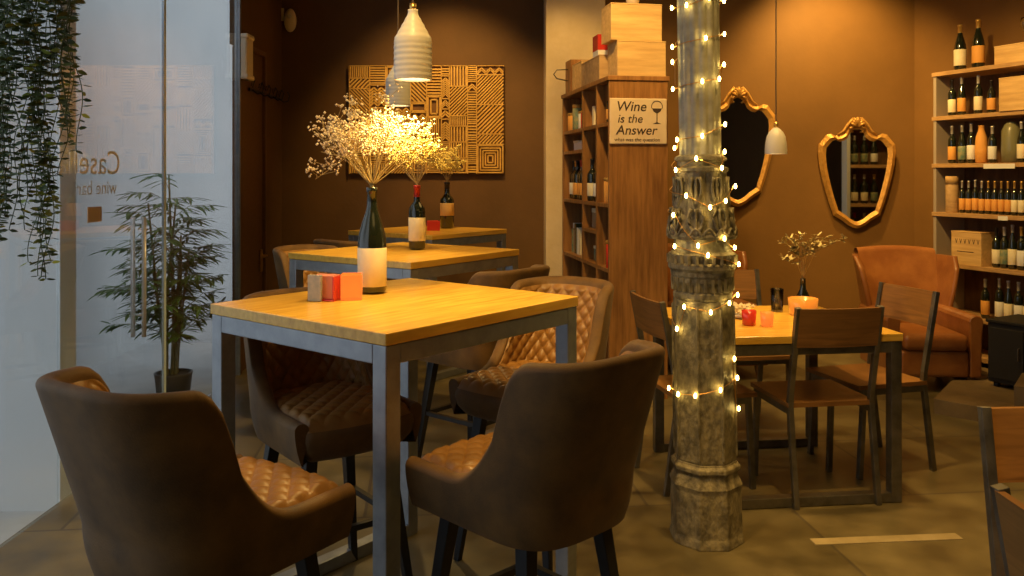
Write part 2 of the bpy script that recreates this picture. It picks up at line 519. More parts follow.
INLAY = mat('pale_stone_inlay', (0.34, 0.27, 0.15), 0.4, col2=(0.42, 0.34, 0.20), scale=9)
MBX = MB().box(-0.31, 0.31, -0.028, 0.028, 0.0005, 0.004)
o_in = struct('trim_5', MBX, INLAY)
o_in.location = (1.52, 3.45, 0); o_in.rotation_euler = (0, 0, radians(5))


# ------------------------------------------------------------------ tables
def steel_table(name, loc, rz, L, W, hgt, label, cat='table', group=None, metal=STEEL, tube=0.055, rails='x'):
    t = thing(name, loc, rz, label, cat, group)
    MB().box(-L / 2, L / 2, -W / 2, W / 2, hgt - 0.035, hgt).build('tabletop', TABLE, t, bevel=0.003)
    a_ = MB(); i = 0.004; q = tube
    z1 = hgt - 0.036
    for s_ in (-1, 1):
        a_.box(-L / 2 + i + q, L / 2 - i - q, s_ * (W / 2 - i) - (q if s_ > 0 else 0), s_ * (W / 2 - i) + (q if s_ < 0 else 0), z1 - q, z1)
        a_.box(s_ * (L / 2 - i) - (q if s_ > 0 else 0), s_ * (L / 2 - i) + (q if s_ < 0 else 0), -W / 2 + i + q, W / 2 - i - q, z1 - q, z1)
    a_.build('apron', metal, t, bevel=0.003)
    for sx in (-1, 1):
        for sy in (-1, 1):
            x_ = sx * (L / 2 - i - q / 2); y_ = sy * (W / 2 - i - q / 2)
            MB().box(x_ - q / 2, x_ + q / 2, y_ - q / 2, y_ + q / 2, 0, z1).build('leg', metal, t, bevel=0.003)
    for s_ in (-1, 1):
        y_ = s_ * (W / 2 - i - q / 2)
        MB().box(-L / 2 + i + q, L / 2 - i - q, y_ - q / 2, y_ + q / 2, 0.002, q * 0.9).build('foot_rail', metal, t, bevel=0.003)
    return t


A1 = atan2(0.777, 0.629)
T1 = Vector((-0.387, 2.93, 0))
steel_table('high_table', T1, A1, 0.918, 0.86, 1.05, 'nearest high table with honey wood top, steel legs, tall bottle and red caddy on it', group=None)
T2 = Vector((-0.60, 4.82, 0))
steel_table('high_table', T2, radians(54), 0.92, 0.92, 1.05, 'middle high table with wood top, carrying the red-necked bottle of flowers')
T3 = Vector((-0.657, 6.68, 0))
steel_table('high_table', T3, radians(53), 0.88, 0.88, 1.05, 'farthest high wood table, standing below the carved wall panel')


# ------------------------------------------------------------------ bar stool
def make_stool(loc, rz, label, group):
    t = thing('bar_stool', loc, rz, label, 'bar stool', group)
    # plan path (chair faces +Y): front right -> around the back -> front left
    hw, yb, n_ = 0.232, -0.240, 3.2
    pts = []
    for i in range(12):
        pts.append((hw, 0.27 - i / 12 * 0.27))
    for i in range(49):
        th = pi * i / 48
        c, s_ = cos(th), sin(th)
        pts.append((hw * (1 if c >= 0 else -1) * abs(c) ** (2 / n_), yb * abs(s_) ** (2 / n_)))
    for i in range(1, 13):
        pts.append((-hw, i / 12 * 0.27))
    # arc-length resample
    cum = [0]
    for i in range(1, len(pts)):
        cum.append(cum[-1] + math.hypot(pts[i][0] - pts[i - 1][0], pts[i][1] - pts[i - 1][1]))
    tot = cum[-1]

    def at(u):
        s_ = u * tot
        for i in range(1, len(pts)):
            if cum[i] >= s_ or i == len(pts) - 1:
                k = (s_ - cum[i - 1]) / max(cum[i] - cum[i - 1], 1e-9)
                x = pts[i - 1][0] + (pts[i][0] - pts[i - 1][0]) * k
                y = pts[i - 1][1] + (pts[i][1] - pts[i - 1][1]) * k
                return x, y
    def nrm(u):
        a_, b_ = at(max(u - 0.012, 0)), at(min(u + 0.012, 1))
        dx, dy = b_[0] - a_[0], b_[1] - a_[1]
        l_ = math.hypot(dx, dy) or 1
        # path runs clockwise seen from above when going right->back->left; outward normal
        return (-dy / l_ * -1, dx / l_ * -1) if False else (-(dy) / l_, dx / l_)
    # outward check
    nx, ny = nrm(0.5)
    sg = 1 if ny < 0 else -1

    SEAT, TOP, BOT = 0.69, 1.045, 0.565

    def ztop(u):
        d = abs(u - 0.5) * tot            # distance from the middle of the back
        if d < 0.255:
            return TOP - 0.012 * (d / 0.255) ** 2
        if d < 0.325:
            k = (d - 0.255) / 0.07
            return TOP - 0.012 - 0.17 * (1 - sqrt(max(0, 1 - k ** 2.4)))
        k = min(1, (d - 0.325) / 0.19)
        return SEAT + 0.01 + (TOP - 0.182 - SEAT - 0.01) * (1 - k) ** 2.6

    def place(u, z, off):
        x, y = at(u); nx, ny = nrm(u); nx *= sg; ny *= sg
        k = max(0, (z - SEAT) / (TOP - SEAT))
        low = max(0, (SEAT - z) / (SEAT - BOT))
        o2 = off + 0.012 * k - 0.024 * low ** 2
        lean = -0.062 * k * max(0, -ny) ** 1.0 - 0.042 * k * (1 if y < 0.02 else max(0, 1 - (y - 0.02) / 0.1))
        return (x + nx * o2, y + ny * o2 + lean, z)
    TH = 0.048

    def shell(u, v):
        zt = ztop(u)
        e = 0.5 * min(1, 1)
        if v < 0.62:
            k = v / 0.62
            z = BOT + (zt - 0.022 - BOT) * k
            return place(u, z, 0)
        if v < 0.86:
            k = (v - 0.62) / 0.24 * pi
            z = zt - 0.022 + 0.022 * sin(k)
            return place(u, z, -TH / 2 + TH / 2 * cos(k))
        k = (v - 0.86) / 0.14
        z = zt - 0.022 - (zt - 0.022 - SEAT + 0.03) * k
        return place(u, z, -TH)
    sh = MB().grid(shell, 97, 44, flip=(sg > 0))
    sh.grid(lambda u, v: (place(u, BOT, 0)[0] * (1 - v), place(u, BOT, 0)[1] * (1 - v) + 0.02 * v, BOT - 0.012 * sin(v * pi / 2)), 97, 6, flip=True)
    # front ends of the side panels
    for u in (0.0, 1.0):
        col = [shell(u, j / 43) for j in range(44)]
        sh.add(col, [tuple(range(44))])
    shell_o = sh.build('shell', VELVET, t, smooth=True)
    # quilted inner lining

    def lining(u, v):
        u2 = 0.16 + 0.68 * u
        zt = ztop(u2)
        z0, z1 = SEAT - 0.02, zt - 0.03
        z = z0 + (z1 - z0) * v
        s_ = u2 * tot
        q = 0.062
        a_ = abs(sin(pi * (s_ + (z - SEAT)) / q)) * abs(sin(pi * (s_ - (z - SEAT)) / q))
        ed = min(1, v / 0.06, (1 - v) / 0.06, u / 0.04, (1 - u) / 0.04)
        puff = 0.004 + 0.012 * (a_ ** 0.45) * max(0, ed)
        return place(u2, z, -TH - puff + 0.003)
    MB().grid(lining, 190, 84, flip=(sg < 0)).build('quilted_lining', QUILT, shell_o, smooth=True)
    # seat cushion

    def sq(u, v, k=1.0):
        a_, b_ = 2 * u - 1, 2 * v - 1
        # rounded square
        x = a_ * sqrt(max(0, 1 - 0.18 * b_ * b_)); y = b_ * sqrt(max(0, 1 - 0.18 * a_ * a_))
        return x * 0.209 * k, 0.035 + y * 0.262 * k

    def seat(u, v):
        x, y = sq(u, v)
        if y < 0: x *= 1 + 0.9 * y; y *= 0.82
        a_, b_ = abs(2 * u - 1), abs(2 * v - 1)
        e = max(a_, b_)
        q = 0.068
        qq = (abs(sin(pi * (x + y) / q)) * abs(sin(pi * (x - y) / q))) ** 0.45
        ed = min(1, (1 - e) / 0.12)
        z = SEAT + 0.012 - 0.035 * max(0, (e - 0.82) / 0.18) ** 2 + 0.011 * qq * ed
        return (x, y, z)
    st = MB().grid(seat, 100, 100)
    st.build('seat_pad', QUILT, t, smooth=True)
    # boxed front/side of the seat
    ring = []
    N = 72
    bx = MB(); rows = []
    def edge(k):
        a_ = k % 4
        i = int(a_); f_ = a_ - i
        return [(f_, 0), (1, f_), (1 - f_, 1), (0, 1 - f_)][i]
    prof = [(1.0, SEAT - 0.022), (1.02, SEAT - 0.03), (1.03, SEAT - 0.05), (1.0, SEAT - 0.085), (0.92, BOT + 0.012), (0.86, BOT - 0.002), (0.6, BOT - 0.01)]
    vs = []
    for kk, z in prof:
        for i in range(N):
            u, v = edge(4 * i / N)
            x, y = sq(u, v, kk)
            if y < 0: x *= 1 + 0.9 * y; y *= 0.82
            vs.append((x, min(y, 0.31), z))
    fs = []
    for j in range(len(prof) - 1):
        for i in range(N):
            a_, b_ = j * N + i, j * N + (i + 1) % N
            fs.append((a_ + N, b_ + N, b_, a_))
    fs.append(tuple((len(prof) - 1) * N + i for i in range(N))[::-1])
    bx.add(vs, fs).build('seat_base', VELVET, t, smooth=True)
    for sx in (-1, 1):
        for sy in (-1, 1):
            MB().bar((sx * 0.14, 0.035 + sy * 0.145, BOT + 0.0), (sx * 0.205, 0.035 + sy * 0.215, 0), 0.042, 0.042, 0.026, 0.026, up=(0, 1, 0)).build('leg', BLACK, t, bevel=0.003)
    z = 0.30; r_ = 0.14 + 0.068 * (0.565 - z) / 0.565
    fr_ = MB()
    for (a_, b_) in (((-1, -1), (1, -1)), ((1, -1), (1, 1)), ((1, 1), (-1, 1)), ((-1, 1), (-1, -1))):
        fr_.bar((a_[0] * r_, 0.03 + a_[1] * r_, z), (b_[0] * r_, 0.03 + b_[1] * r_, z), 0.02, 0.02)
    fr_.build('footrest', BLACK, t)
    return t


def face(dx, dy):
    return atan2(dy, dx) - pi / 2      # turns +Y to the direction


D = radians
st1 = make_stool((-0.735, 2.04, 0), D(57) - pi / 2, 'brown suede bar stool at bottom left, its curved outer back towards us', 'bar stools at the nearest high table')
dup(st1, (0.06, 2.31, 0), D(134) - pi / 2, 'brown suede bar stool right of the nearest table leg, smooth back filling the foreground')
dup(st1, (-0.66, 3.0, 0), D(-52) - pi / 2, 'bar stool with quilted inner back seen beneath the nearest tabletop between two legs')
dup(st1, (0.10, 3.36, 0), D(-124) - pi / 2, 'bar stool at far right side of nearest table, quilted back against the bookcase')
g2 = 'bar stools at the middle high table'
dup(st1, (-0.16, 4.22, 0), D(140) - pi / 2, 'bar stool on the near right side of middle high table, rim behind nearest tabletop', g2)
dup(st1, (-1.10, 5.10, 0), D(-37) - pi / 2, 'bar stool at far left side of the middle high table, edge showing beside its leg', g2)
dup(st1, (-1.05, 6.0, 0), D(55) - pi / 2, 'bar stool at the farthest high table, dark rim left of the red-necked bottle', 'bar stools at the farthest high table')


# ------------------------------------------------------------------ bottles
def bottle(name, loc, h, r, label, cat='bottle', group=None, glass=BOTG, lab=LABC, foil=FOILK, shape='b', lab_z=(0.12, 0.42), seg=20, rz=0, foil_len=0.16):
    t = thing(name, loc, rz, label, cat, group)
    if shape == 'b':      # straight shoulders
        pf = [(0.01, 0.006), (r * 0.8, 0.0), (r, 0.012), (r, 0.60 * h), (r * 0.93, 0.65 * h), (r * 0.62, 0.71 * h), (r * 0.40, 0.75 * h), (r * 0.36, 0.80 * h), (r * 0.34, 0.955 * h), (r * 0.40, 0.96 * h), (r * 0.40, h), (r * 0.3, h)]
    else:                 # sloping shoulders
        pf = [(0.01, 0.006), (r * 0.8, 0.0), (r, 0.012), (r, 0.48 * h), (r * 0.93, 0.56 * h), (r * 0.72, 0.66 * h), (r * 0.5, 0.75 * h), (r * 0.37, 0.82 * h), (r * 0.33, 0.955 * h), (r * 0.40, 0.96 * h), (r * 0.40, h), (r * 0.3, h)]
    MB().lathe(pf, seg).build('glass_body', glass, t, smooth=True)
    if lab:
        a_, b_ = lab_z
        MB().lathe([(r + 0.0006, a_ * h), (r + 0.0012, a_ * h + 0.001), (r + 0.0012, b_ * h), (r + 0.0006, b_ * h + 0.001)], seg, close=False).build('label', lab, t, smooth=True)
    if foil:
        MB().lathe([(r * 0.37, (1 - foil_len) * h), (r * 0.365, 0.953 * h), (r * 0.43, 0.958 * h), (r * 0.43, h + 0.001), (r * 0.2, h + 0.002)], 14, close=False).build('capsule', foil, t, smooth=True)
    return t


b1 = Vector((-0.51, 3.10, 1.05))
bottle('wine_bottle', b1, 0.385, 0.052, 'tall dark wine bottle with large cream label on the nearest high table', lab_z=(0.07, 0.43), foil=None, shape='s')
b2 = Vector(((417 - 512) / F * 4.9, 4.9, 1.05))
bottle('wine_bottle', b2, 0.37, 0.048, 'wine bottle with red neck and cream label on the middle high table', foil=FOILR, shape='b', lab_z=(0.14, 0.50), foil_len=0.18)
b3 = Vector(((447 - 512) / F * 6.85, 6.85, 1.05))
bottle('wine_bottle', b3, 0.37, 0.055, 'dark wine bottle with square amber label on the farthest high table', foil=FOILK, shape='b', lab=mat('amber_label', (0.62, 0.38, 0.12), 0.6), lab_z=(0.28, 0.55))


def bunch(name, base, h, spread, label, seed, bloom, nst=16, per=34, lean=(0, 0), rb=0.006, cat='dried flowers', extra=()):
    rnd = random.Random(seed)
    t = thing(name, base, 0, label, cat)
    sm = MB(); bm_ = MB()
    tips = []
    arms = list(extra)
    for i in range(nst):
        az = rnd.uniform(0, 2 * pi); out = spread * sqrt(rnd.uniform(0.05, 1)); hh = h * rnd.uniform(0.62, 1.0) * (1 - 0.35 * (out / spread) ** 2)
        ex = Vector((cos(az) * out + lean[0] * rnd.uniform(0.3, 1), sin(az) * out * 0.8 + lean[1], hh))
        if i < len(arms): ex = Vector(arms[i])
        p0 = Vector((rnd.uniform(-.006, .006), rnd.uniform(-.006, .006), -0.12))
        p1 = Vector((0, 0, 0.01)) + Vector((ex.x, ex.y, 0)) * 0.03
        p2 = Vector((ex.x * 0.45, ex.y * 0.45, hh * 0.5))
        sm.tube([p0, p1, p2, ex], [0.0022, 0.002, 0.0017, 0.0012], 5)
        for j in range(per // 4):
            k = rnd.uniform(0.42, 1.0)
            q = p2.lerp(ex, (k - .4) / .6)
            dv = Vector((rnd.gauss(0, 1), rnd.gauss(0, 1), rnd.uniform(0.1, 1.3))).normalized()
            e = q + dv * rnd.uniform(0.03, 0.075) * (h / 0.38)
            sm.tube([q, e], [0.0011, 0.0008], 4)
            for m_ in range(7):
                c = e + Vector((rnd.gauss(0, 1), rnd.gauss(0, 1), rnd.gauss(0, 0.8))) * 0.012 * (h / 0.38)
                bm_.octa(c, rb * rnd.uniform(0.6, 1.15))
    sm.build('stems', STEM, t)
    bm_.build('blossoms', bloom, t)
    return t


bunch('dried_flower_bunch', b1 + Vector((0, 0, 0.385)), 0.36, 0.21, 'large airy bunch of white dried flowers standing in the tall bottle', 3, BLOOM, nst=30, per=44, lean=(-0.01, 0), rb=0.0052, extra=((-0.20, -0.03, 0.03), (-0.19, 0.02, 0.13), (-0.17, -0.05, 0.22), (0.19, 0.03, 0.21)))
bunch('dried_flower_bunch', b2 + Vector((0, 0, 0.37)), 0.34, 0.20, 'yellowish dried flowers standing in the red-necked bottle on middle table', 5, BLOOMY, nst=22, per=40, rb=0.0068)
bunch('dried_flower_bunch', b3 + Vector((0, 0, 0.37)), 0.30, 0.15, 'small yellow dried flower bunch in the amber-labelled bottle on farthest table', 8, BLOOMY, nst=14, per=36, rb=0.008)

# red caddy with grey packet, orange candle glass beside it
t = thing('napkin_caddy', (-0.640, 2.93, 1.05), D(-14), 'small red acrylic napkin caddy with grey packet on nearest high table', 'caddy')
cb = MB().box(-0.055, 0.055, -0.045, 0.045, 0, 0.006).box(-0.055, 0.055, 0.038, 0.045, 0.006, 0.085).box(0.048, 0.055, -0.045, 0.038, 0.006, 0.085).box(-0.055, -0.048, -0.045, 0.038, 0.006, 0.085)
t.scale = (0.84, 0.84, 0.98)
cb.build('holder', REDP, t, bevel=0.002)
MB().box(-0.046, 0.046, -0.034, 0.036, 0.007, 0.088).build('paper_napkins', mat('pink_napkins', (0.62, 0.22, 0.16), 0.7), t, bevel=0.002)
MB().box(-0.052, 0.006, -0.062, -0.046, 0.001, 0.092).build('packet', GREYP, t, bevel=0.002)
t = thing('candle_holder', (-0.555, 2.945, 1.05), D(8), 'orange glass candle cube beside the red caddy on nearest high table', 'candle holder')
t.scale = (0.8, 0.8, 1)
MB().box(-0.046, 0.046, -0.042, 0.042, 0, 0.006).box(-0.046, -0.04, -0.042, 0.042, 0.006, 0.088).box(0.04, 0.046, -0.042, 0.042, 0.006, 0.088).box(-0.04, 0.04, -0.042, -0.036, 0.006, 0.088).box(-0.04, 0.04, 0.036, 0.042, 0.006, 0.088).build('glass_cup', ORP, t, bevel=0.002)
MB().lathe([(0.018, 0.007), (0.019, 0.02), (0.019, 0.032), (0.003, 0.033)], 14).build('tealight', CANDLE, t, smooth=True)
t = thing('candle_holder', (P(433, 225, 6.6).x, 6.6, 1.05), 0.2, 'small red candle holder beside the amber-labelled bottle on farthest table', 'candle holder')
MB().box(-0.05, 0.05, -0.04, 0.04, 0, 0.006).box(-0.05, -0.043, -0.04, 0.04, 0.006, 0.075).box(0.043, 0.05, -0.04, 0.04, 0.006, 0.075).box(-0.043, 0.043, -0.04, -0.033, 0.006, 0.075).box(-0.043, 0.043, 0.033, 0.04, 0.006, 0.075).build('cup', REDP, t, bevel=0.002)
MB().lathe([(0.018, 0.007), (0.019, 0.02), (0.019, 0.045), (0.003, 0.046)], 14).build('tealight', WHITEP, t, smooth=True)


# ------------------------------------------------------------------ pendant lamps
def light(kind, loc, energy, col, size=0.05, rot=(0, 0, 0), spot=None, blend=0.6, name='lamp_light'):
    ld = bpy.data.lights.new(name, kind)
    ld.energy = energy; ld.color = col
    if kind == 'AREA':
        ld.shape = 'DISK'; ld.size = size
    else:
        ld.shadow_soft_size = size
    if kind == 'SPOT':
        ld.spot_size = spot; ld.spot_blend = blend
    o = bpy.data.objects.new(name, ld)
    C.objects.link(o); o.location = loc; o.rotation_euler = rot
    return o


def aim(loc, tgt):
    return (Vector(tgt) - Vector(loc)).to_track_quat('-Z', 'Y').to_euler()


WARM = (1.0, 0.60, 0.17)
WARM2 = (1.0, 0.65, 0.21)


def pendant(loc, r, label, shape='bottle', m=CERAM, watt=12):
    t = thing('pendant_lamp', loc, 0, label, 'pendant lamp')
    if shape == 'bottle':
        h = r * 3.7
        pf = [(r * 0.99, 0), (r, 0.01), (r * 1.0, h * 0.52), (r * 0.95, h * 0.60), (r * 0.34, h * 0.90), (r * 0.28, h * 0.93), (r * 0.27, h)]
    else:
        h = r * 2.55
        pf = [(r * 1.0, 0), (r * 1.0, h * 0.12), (r * 0.96, h * 0.35), (r * 0.84, h * 0.62), (r * 0.62, h * 0.80), (r * 0.30, h * 0.92), (r * 0.14, h * 0.96), (r * 0.12, h)]
    inner = [(max(0.004, a_ - 0.006), z if z > 0.001 else 0) for a_, z in pf]
    prof = pf + [(inner[-1][0], h - 0.004)] + [(a_, z - (0.004 if z > 0.02 else 0)) for a_, z in inner[::-1][1:]]
    full = []
    if shape == 'bottle':   # turned ridges on the outside
        for i in range(len(pf) - 1):
            (a0, z0), (a1, z1) = pf[i], pf[i + 1]
            k = max(1, int((z1 - z0) / 0.005))
            for j in range(k):
                z = z0 + (z1 - z0) * j / k
                full.append((a0 + (a1 - a0) * j / k + 0.0008 * sin(z * 900), z))
        full.append(pf[-1])
        prof = full + prof[len(pf):]
    MB().lathe(prof + [prof[0]], 36, close=False).build('lamp_shade', m, t, smooth=True)
    MB().lathe([(0.004, h * 0.30), (r * 0.42, h * 0.24), (r * 0.5, h * 0.15), (r * 0.36, h * 0.06), (0.003, h * 0.03)], 16).build('light_bulb', GLOW, t, smooth=True)
    MB().tube([(0, 0, h * 0.29), (0, 0, h - 0.012)], r * 0.2, 10).build('socket', BLACK, t, smooth=True)
    c = MB().tube([(0, 0, h - 0.006), (0, 0, h + 0.022)], 0.012, 12)
    cd = MB().tube([(0, 0, h + 0.02), (0, 0, H - loc[2] - 0.002)], 0.0035, 8).build('cord', CORD, t)
    c.build('cord_grip', BRASS, cd, smooth=True)
    light('SPOT', (loc[0], loc[1], loc[2] - 0.012), watt, WARM2, 0.04, (0, 0, 0), D(140), 0.9)
    return t


pendant((P(413, 80, 3.0).x, 3.0, P(413, 80, 3.0).z), 0.067, 'white ribbed bottle-shaped pendant lamp nearest us, above the nearest high table', watt=44)
pendant((P(398, 106, 4.85).x, 4.85, P(398, 106, 4.85).z), 0.070, 'grey-white pendant lamp partly hidden behind the flowers, above the middle high table', m=CERAMG, watt=44)
pendant((P(776, 154, 4.45).x, 4.45, P(776, 154, 4.45).z), 0.057, 'white bell-shaped pendant lamp hanging before the left gilt mirror', 'bell', watt=22)

# ------------------------------------------------------------------ carved wall panel
t = thing('wall_panel', ((427 - 512) / F * 7.5, 7.5, P(427, 120, 7.5).z), 0, 'large rectangular carved wood relief panel on the dark back wall', 'wall art')
W2, H2 = 0.68, 0.475
MB().box(-W2, W2, -0.022, -0.001, -H2, H2).build('backing_board', CARVD, t)
cv = MB(); rnd = random.Random(4)
yy0, yy1 = -0.045, -0.023


def ribs(x0, x1, z0, z1, style, step=0.03):
    wd = step * 0.5
    def seg(ax, az, bx_, bz):
        cv.bar((ax, (yy0 + yy1) / 2, az), (bx_, (yy0 + yy1) / 2, bz), wd, yy1 - yy0, up=(0, 1, 0))
    if style == 'v':
        x = x0 + step / 2
        while x < x1 - wd * 0.4:
            seg(x, z0, x, z1); x += step
    elif style == 'h':
        z = z0 + step / 2
        while z < z1 - wd * 0.4:
            seg(x0, z, x1, z); z += step
    elif style in ('d', 'e'):
        hh = z1 - z0; ww = x1 - x0; c = -hh
        while c < ww:
            a0 = max(0, c); a1 = min(ww, c + hh)
            if a1 - a0 > 0.008:
                if style == 'd': seg(x0 + a0, z0 + a0 - c, x0 + a1, z0 + a1 - c)
                else: seg(x0 + a0, z1 - (a0 - c), x0 + a1, z1 - (a1 - c))
            c += step * 1.4
    elif style == 'z':
        n_ = max(1, int((x1 - x0) / 0.06)); dx = (x1 - x0) / n_
        z = z0 + step
        while z < z1 - dx * 0.3:
            for i in range(n_):
                xa = x0 + i * dx
                seg(xa, z - dx * .25, xa + dx / 2, z + dx * .25); seg(xa + dx / 2, z + dx * .25, xa + dx, z - dx * .25)
            z += step
    elif style == 's':
        n_ = int(min(x1 - x0, z1 - z0) / 2 / step)
        for i in range(n_):
            o = i * step + wd / 2
            seg(x0 + o, z0 + o, x1 - o, z0 + o); seg(x0 + o, z1 - o, x1 - o, z1 - o)
            seg(x0 + o, z0 + o, x0 + o, z1 - o); seg(x1 - o, z0 + o, x1 - o, z1 - o)


cuts = [-0.68, -0.50, -0.36, -0.14, 0.0, 0.13, 0.20, 0.36, 0.44, 0.68]
sty = 'zdvseh'
for i in range(len(cuts) - 1):
    z = -H2
    while z < H2 - 0.01:
        dz = rnd.choice([0.09, 0.14, 0.2, 0.26])
        z2 = min(H2, z + dz)
        if H2 - z2 < 0.06: z2 = H2
        s_ = rnd.choice(sty)
        if cuts[i + 1] - cuts[i] < 0.09: s_ = rnd.choice('hz')
        ribs(cuts[i] + 0.005, cuts[i + 1] - 0.005, z + 0.006, z2 - 0.006, s_, rnd.choice([0.018, 0.022, 0.026]))
        cv.box(cuts[i], cuts[i + 1], yy0 - 0.004, yy1, z2 - 0.005, z2 + 0.004 if z2 < H2 else z2)
        z = z2
    cv.box(cuts[i] - 0.004 if i else cuts[i], cuts[i] + 0.004, yy0 - 0.004, yy1, -H2, H2)
cv.build('carved_relief', CARVE, t)

# ------------------------------------------------------------------ small fittings at left
t = thing('door_closer', (GX + 0.021, 6.36, 2.36), 0, 'cream rectangular wall unit mounted high beside the glass front', 'wall unit')
MB().box(0.0, 0.05, -0.08, 0.08, -0.17, 0.17).box(0.0, 0.06, -0.085, 0.085, 0.13, 0.17).box(0, 0.06, -0.085, 0.085, -0.17, -0.13).build('housing', WHITEP, t, bevel=0.012)
t = thing('motion_sensor', (-1.95, 7.5, P(286, 21, 7.5).z), 0, 'small oval cream sensor high on back wall in left corner', 'sensor')
MB().lathe([(0.01, 0.0), (0.05, 0.0), (0.055, 0.03), (0.045, 0.05), (0.01, 0.058)], 20, Matrix.Rotation(pi / 2, 4, 'X') @ Matrix.Diagonal((1, 1.9, 1, 1))).build('housing', WHITEP, t, smooth=True)
MB().box(-0.085, -0.06, -0.02, -0.001, 0.0, 0.11).build('bracket', WHITEP, t, bevel=0.003)
MB().lathe([(0.004, 0.055), (0.02, 0.055), (0.018, 0.064), (0.004, 0.068)], 12, Matrix.Translation((0, 0, 0.03)) @ Matrix.Rotation(pi / 2, 4, 'X')).build('lens', CERAMG, t, smooth=True)
t = thing('coat_hook_rail', (GX + 0.003, 6.9, 2.14), 0, 'black wrought-iron coat hooks high on the brown left wall', 'coat hooks')
MB().box(0.0, 0.012, -0.36, 0.5, -0.012, 0.012).build('rail', BLACK, t)
for k in range(5):
    y = -0.3 + k * 0.19
    pts = [(0.012, y, 0.0), (0.05, y, -0.03), (0.085, y + 0.01, -0.02), (0.095, y + 0.02, 0.03), (0.075, y + 0.03, 0.06)]
    MB().tube(pts, 0.006, 6).tube([(0.012, y, 0.02), (0.04, y - 0.03, 0.07), (0.03, y - 0.07, 0.06), (0.02, y - 0.05, 0.03)], 0.005, 6).build('hook', BLACK, t)

# ------------------------------------------------------------------ palm outside, trailing plant inside
t = thing('potted_bamboo_palm', (-2.37, 5.95, -0.15), 0, 'tall bamboo palm in dark planter standing outside behind the glass', 'potted plant')
MB().lathe([(0.09, 0), (0.10, 0.01), (0.125, 0.23), (0.13, 0.25), (0.118, 0.25), (0.112, 0.225), (0.01, 0.222)], 24).build('planter', POTK, t, smooth=True)
MB().lathe([(0.111, 0.221), (0.11, 0.23), (0.01, 0.236)], 20).build('soil', SOIL, t)
rnd = random.Random(12)
cn = MB(); lf = MB()
for i in range(9):
    a_ = rnd.uniform(0, 2 * pi); r0 = rnd.uniform(0.01, 0.07)
    base = Vector((r0 * cos(a_), r0 * sin(a_), 0.22))
    hh = rnd.uniform(0.75, 1.45)
    top = base + Vector((rnd.uniform(-0.10, 0.12), rnd.uniform(-0.15, 0.2), hh))
    mid = (base + top) / 2 + Vector((rnd.uniform(-.02, .02), rnd.uniform(-.02, .02), 0))
    cn.tube([base, mid, top], [0.011, 0.010, 0.006], 7)
    nf = int(5 + hh * 5)
    for j in range(nf):
        k = 0.30 + 0.70 * j / nf + rnd.uniform(-0.03, 0.03)
        p = base.lerp(top, min(1, k))
        az = rnd.uniform(0, 2 * pi)
        ln = rnd.uniform(0.22, 0.40)
        d0 = Vector((cos(az) * 0.75, sin(az), rnd.uniform(0.35, 0.9))).normalized()
        q1 = p + d0 * ln * 0.55
        q2 = q1 + Vector((cos(az) * 0.75, sin(az), 0.05)).normalized() * ln * 0.5
        for q_ in (q1, q2):
            q_.x = min(q_.x, 0.28)
        cn.tube([p, q1, q2], [0.003, 0.0022, 0.0012], 4)
        for m_ in range(9):
            kk = 0.25 + 0.75 * m_ / 8
            pp = p.lerp(q1, kk * 2) if kk < 0.5 else q1.lerp(q2, kk * 2 - 1)
            for sd in (-1, 1):
                az2 = az + sd * rnd.uniform(0.5, 1.1)
                dd = Vector((cos(az2), sin(az2), rnd.uniform(-0.15, 0.25)))
                le = rnd.uniform(0.10, 0.17)
                if pp.x + dd.x * le > 0.30:
                    dd.x = min(dd.x, (0.30 - pp.x) / le)
                lf.leaf(pp, dd, le, 0.024, droop=rnd.uniform(0.02, 0.06))
cn.build('canes', CANE, t)
lf.build('leaves', LEAFY, t)

t = thing('trailing_plant', (-1.42, 2.55, 2.55), 0, 'trailing plant with small dark green leaves hanging at upper left before the glass', 'hanging plant')
MB().lathe([(0.10, -0.20), (0.15, -0.17), (0.19, 0.0), (0.20, 0.01), (0.185, 0.01), (0.17, -0.02), (0.01, -0.02)], 20).build('planter', POTK, t, smooth=True)
MB().tube([(0.0, 0, -0.02), (0, 0, 0.83)], 0.004, 6).build('cord', CORD, t)
rnd = random.Random(21)
sm = MB(); lf = MB(); lf2 = MB()
strands = []
for i in range(30):
    px_ = rnd.uniform(-12, 76)
    yb = 150 + rnd.uniform(-70, 50)
    if 30 < px_ < 50: yb = rnd.choice([230, 262, 276, 200])
    if px_ <= 30: yb = rnd.uniform(150, 250)
    if px_ > 62: yb = rnd.uniform(90, 150)
    strands.append((px_, yb))
strands += [(38, 279), (44, 262), (18, 230), (60, 205), (6, 215), (74, 150), (52, 190)]
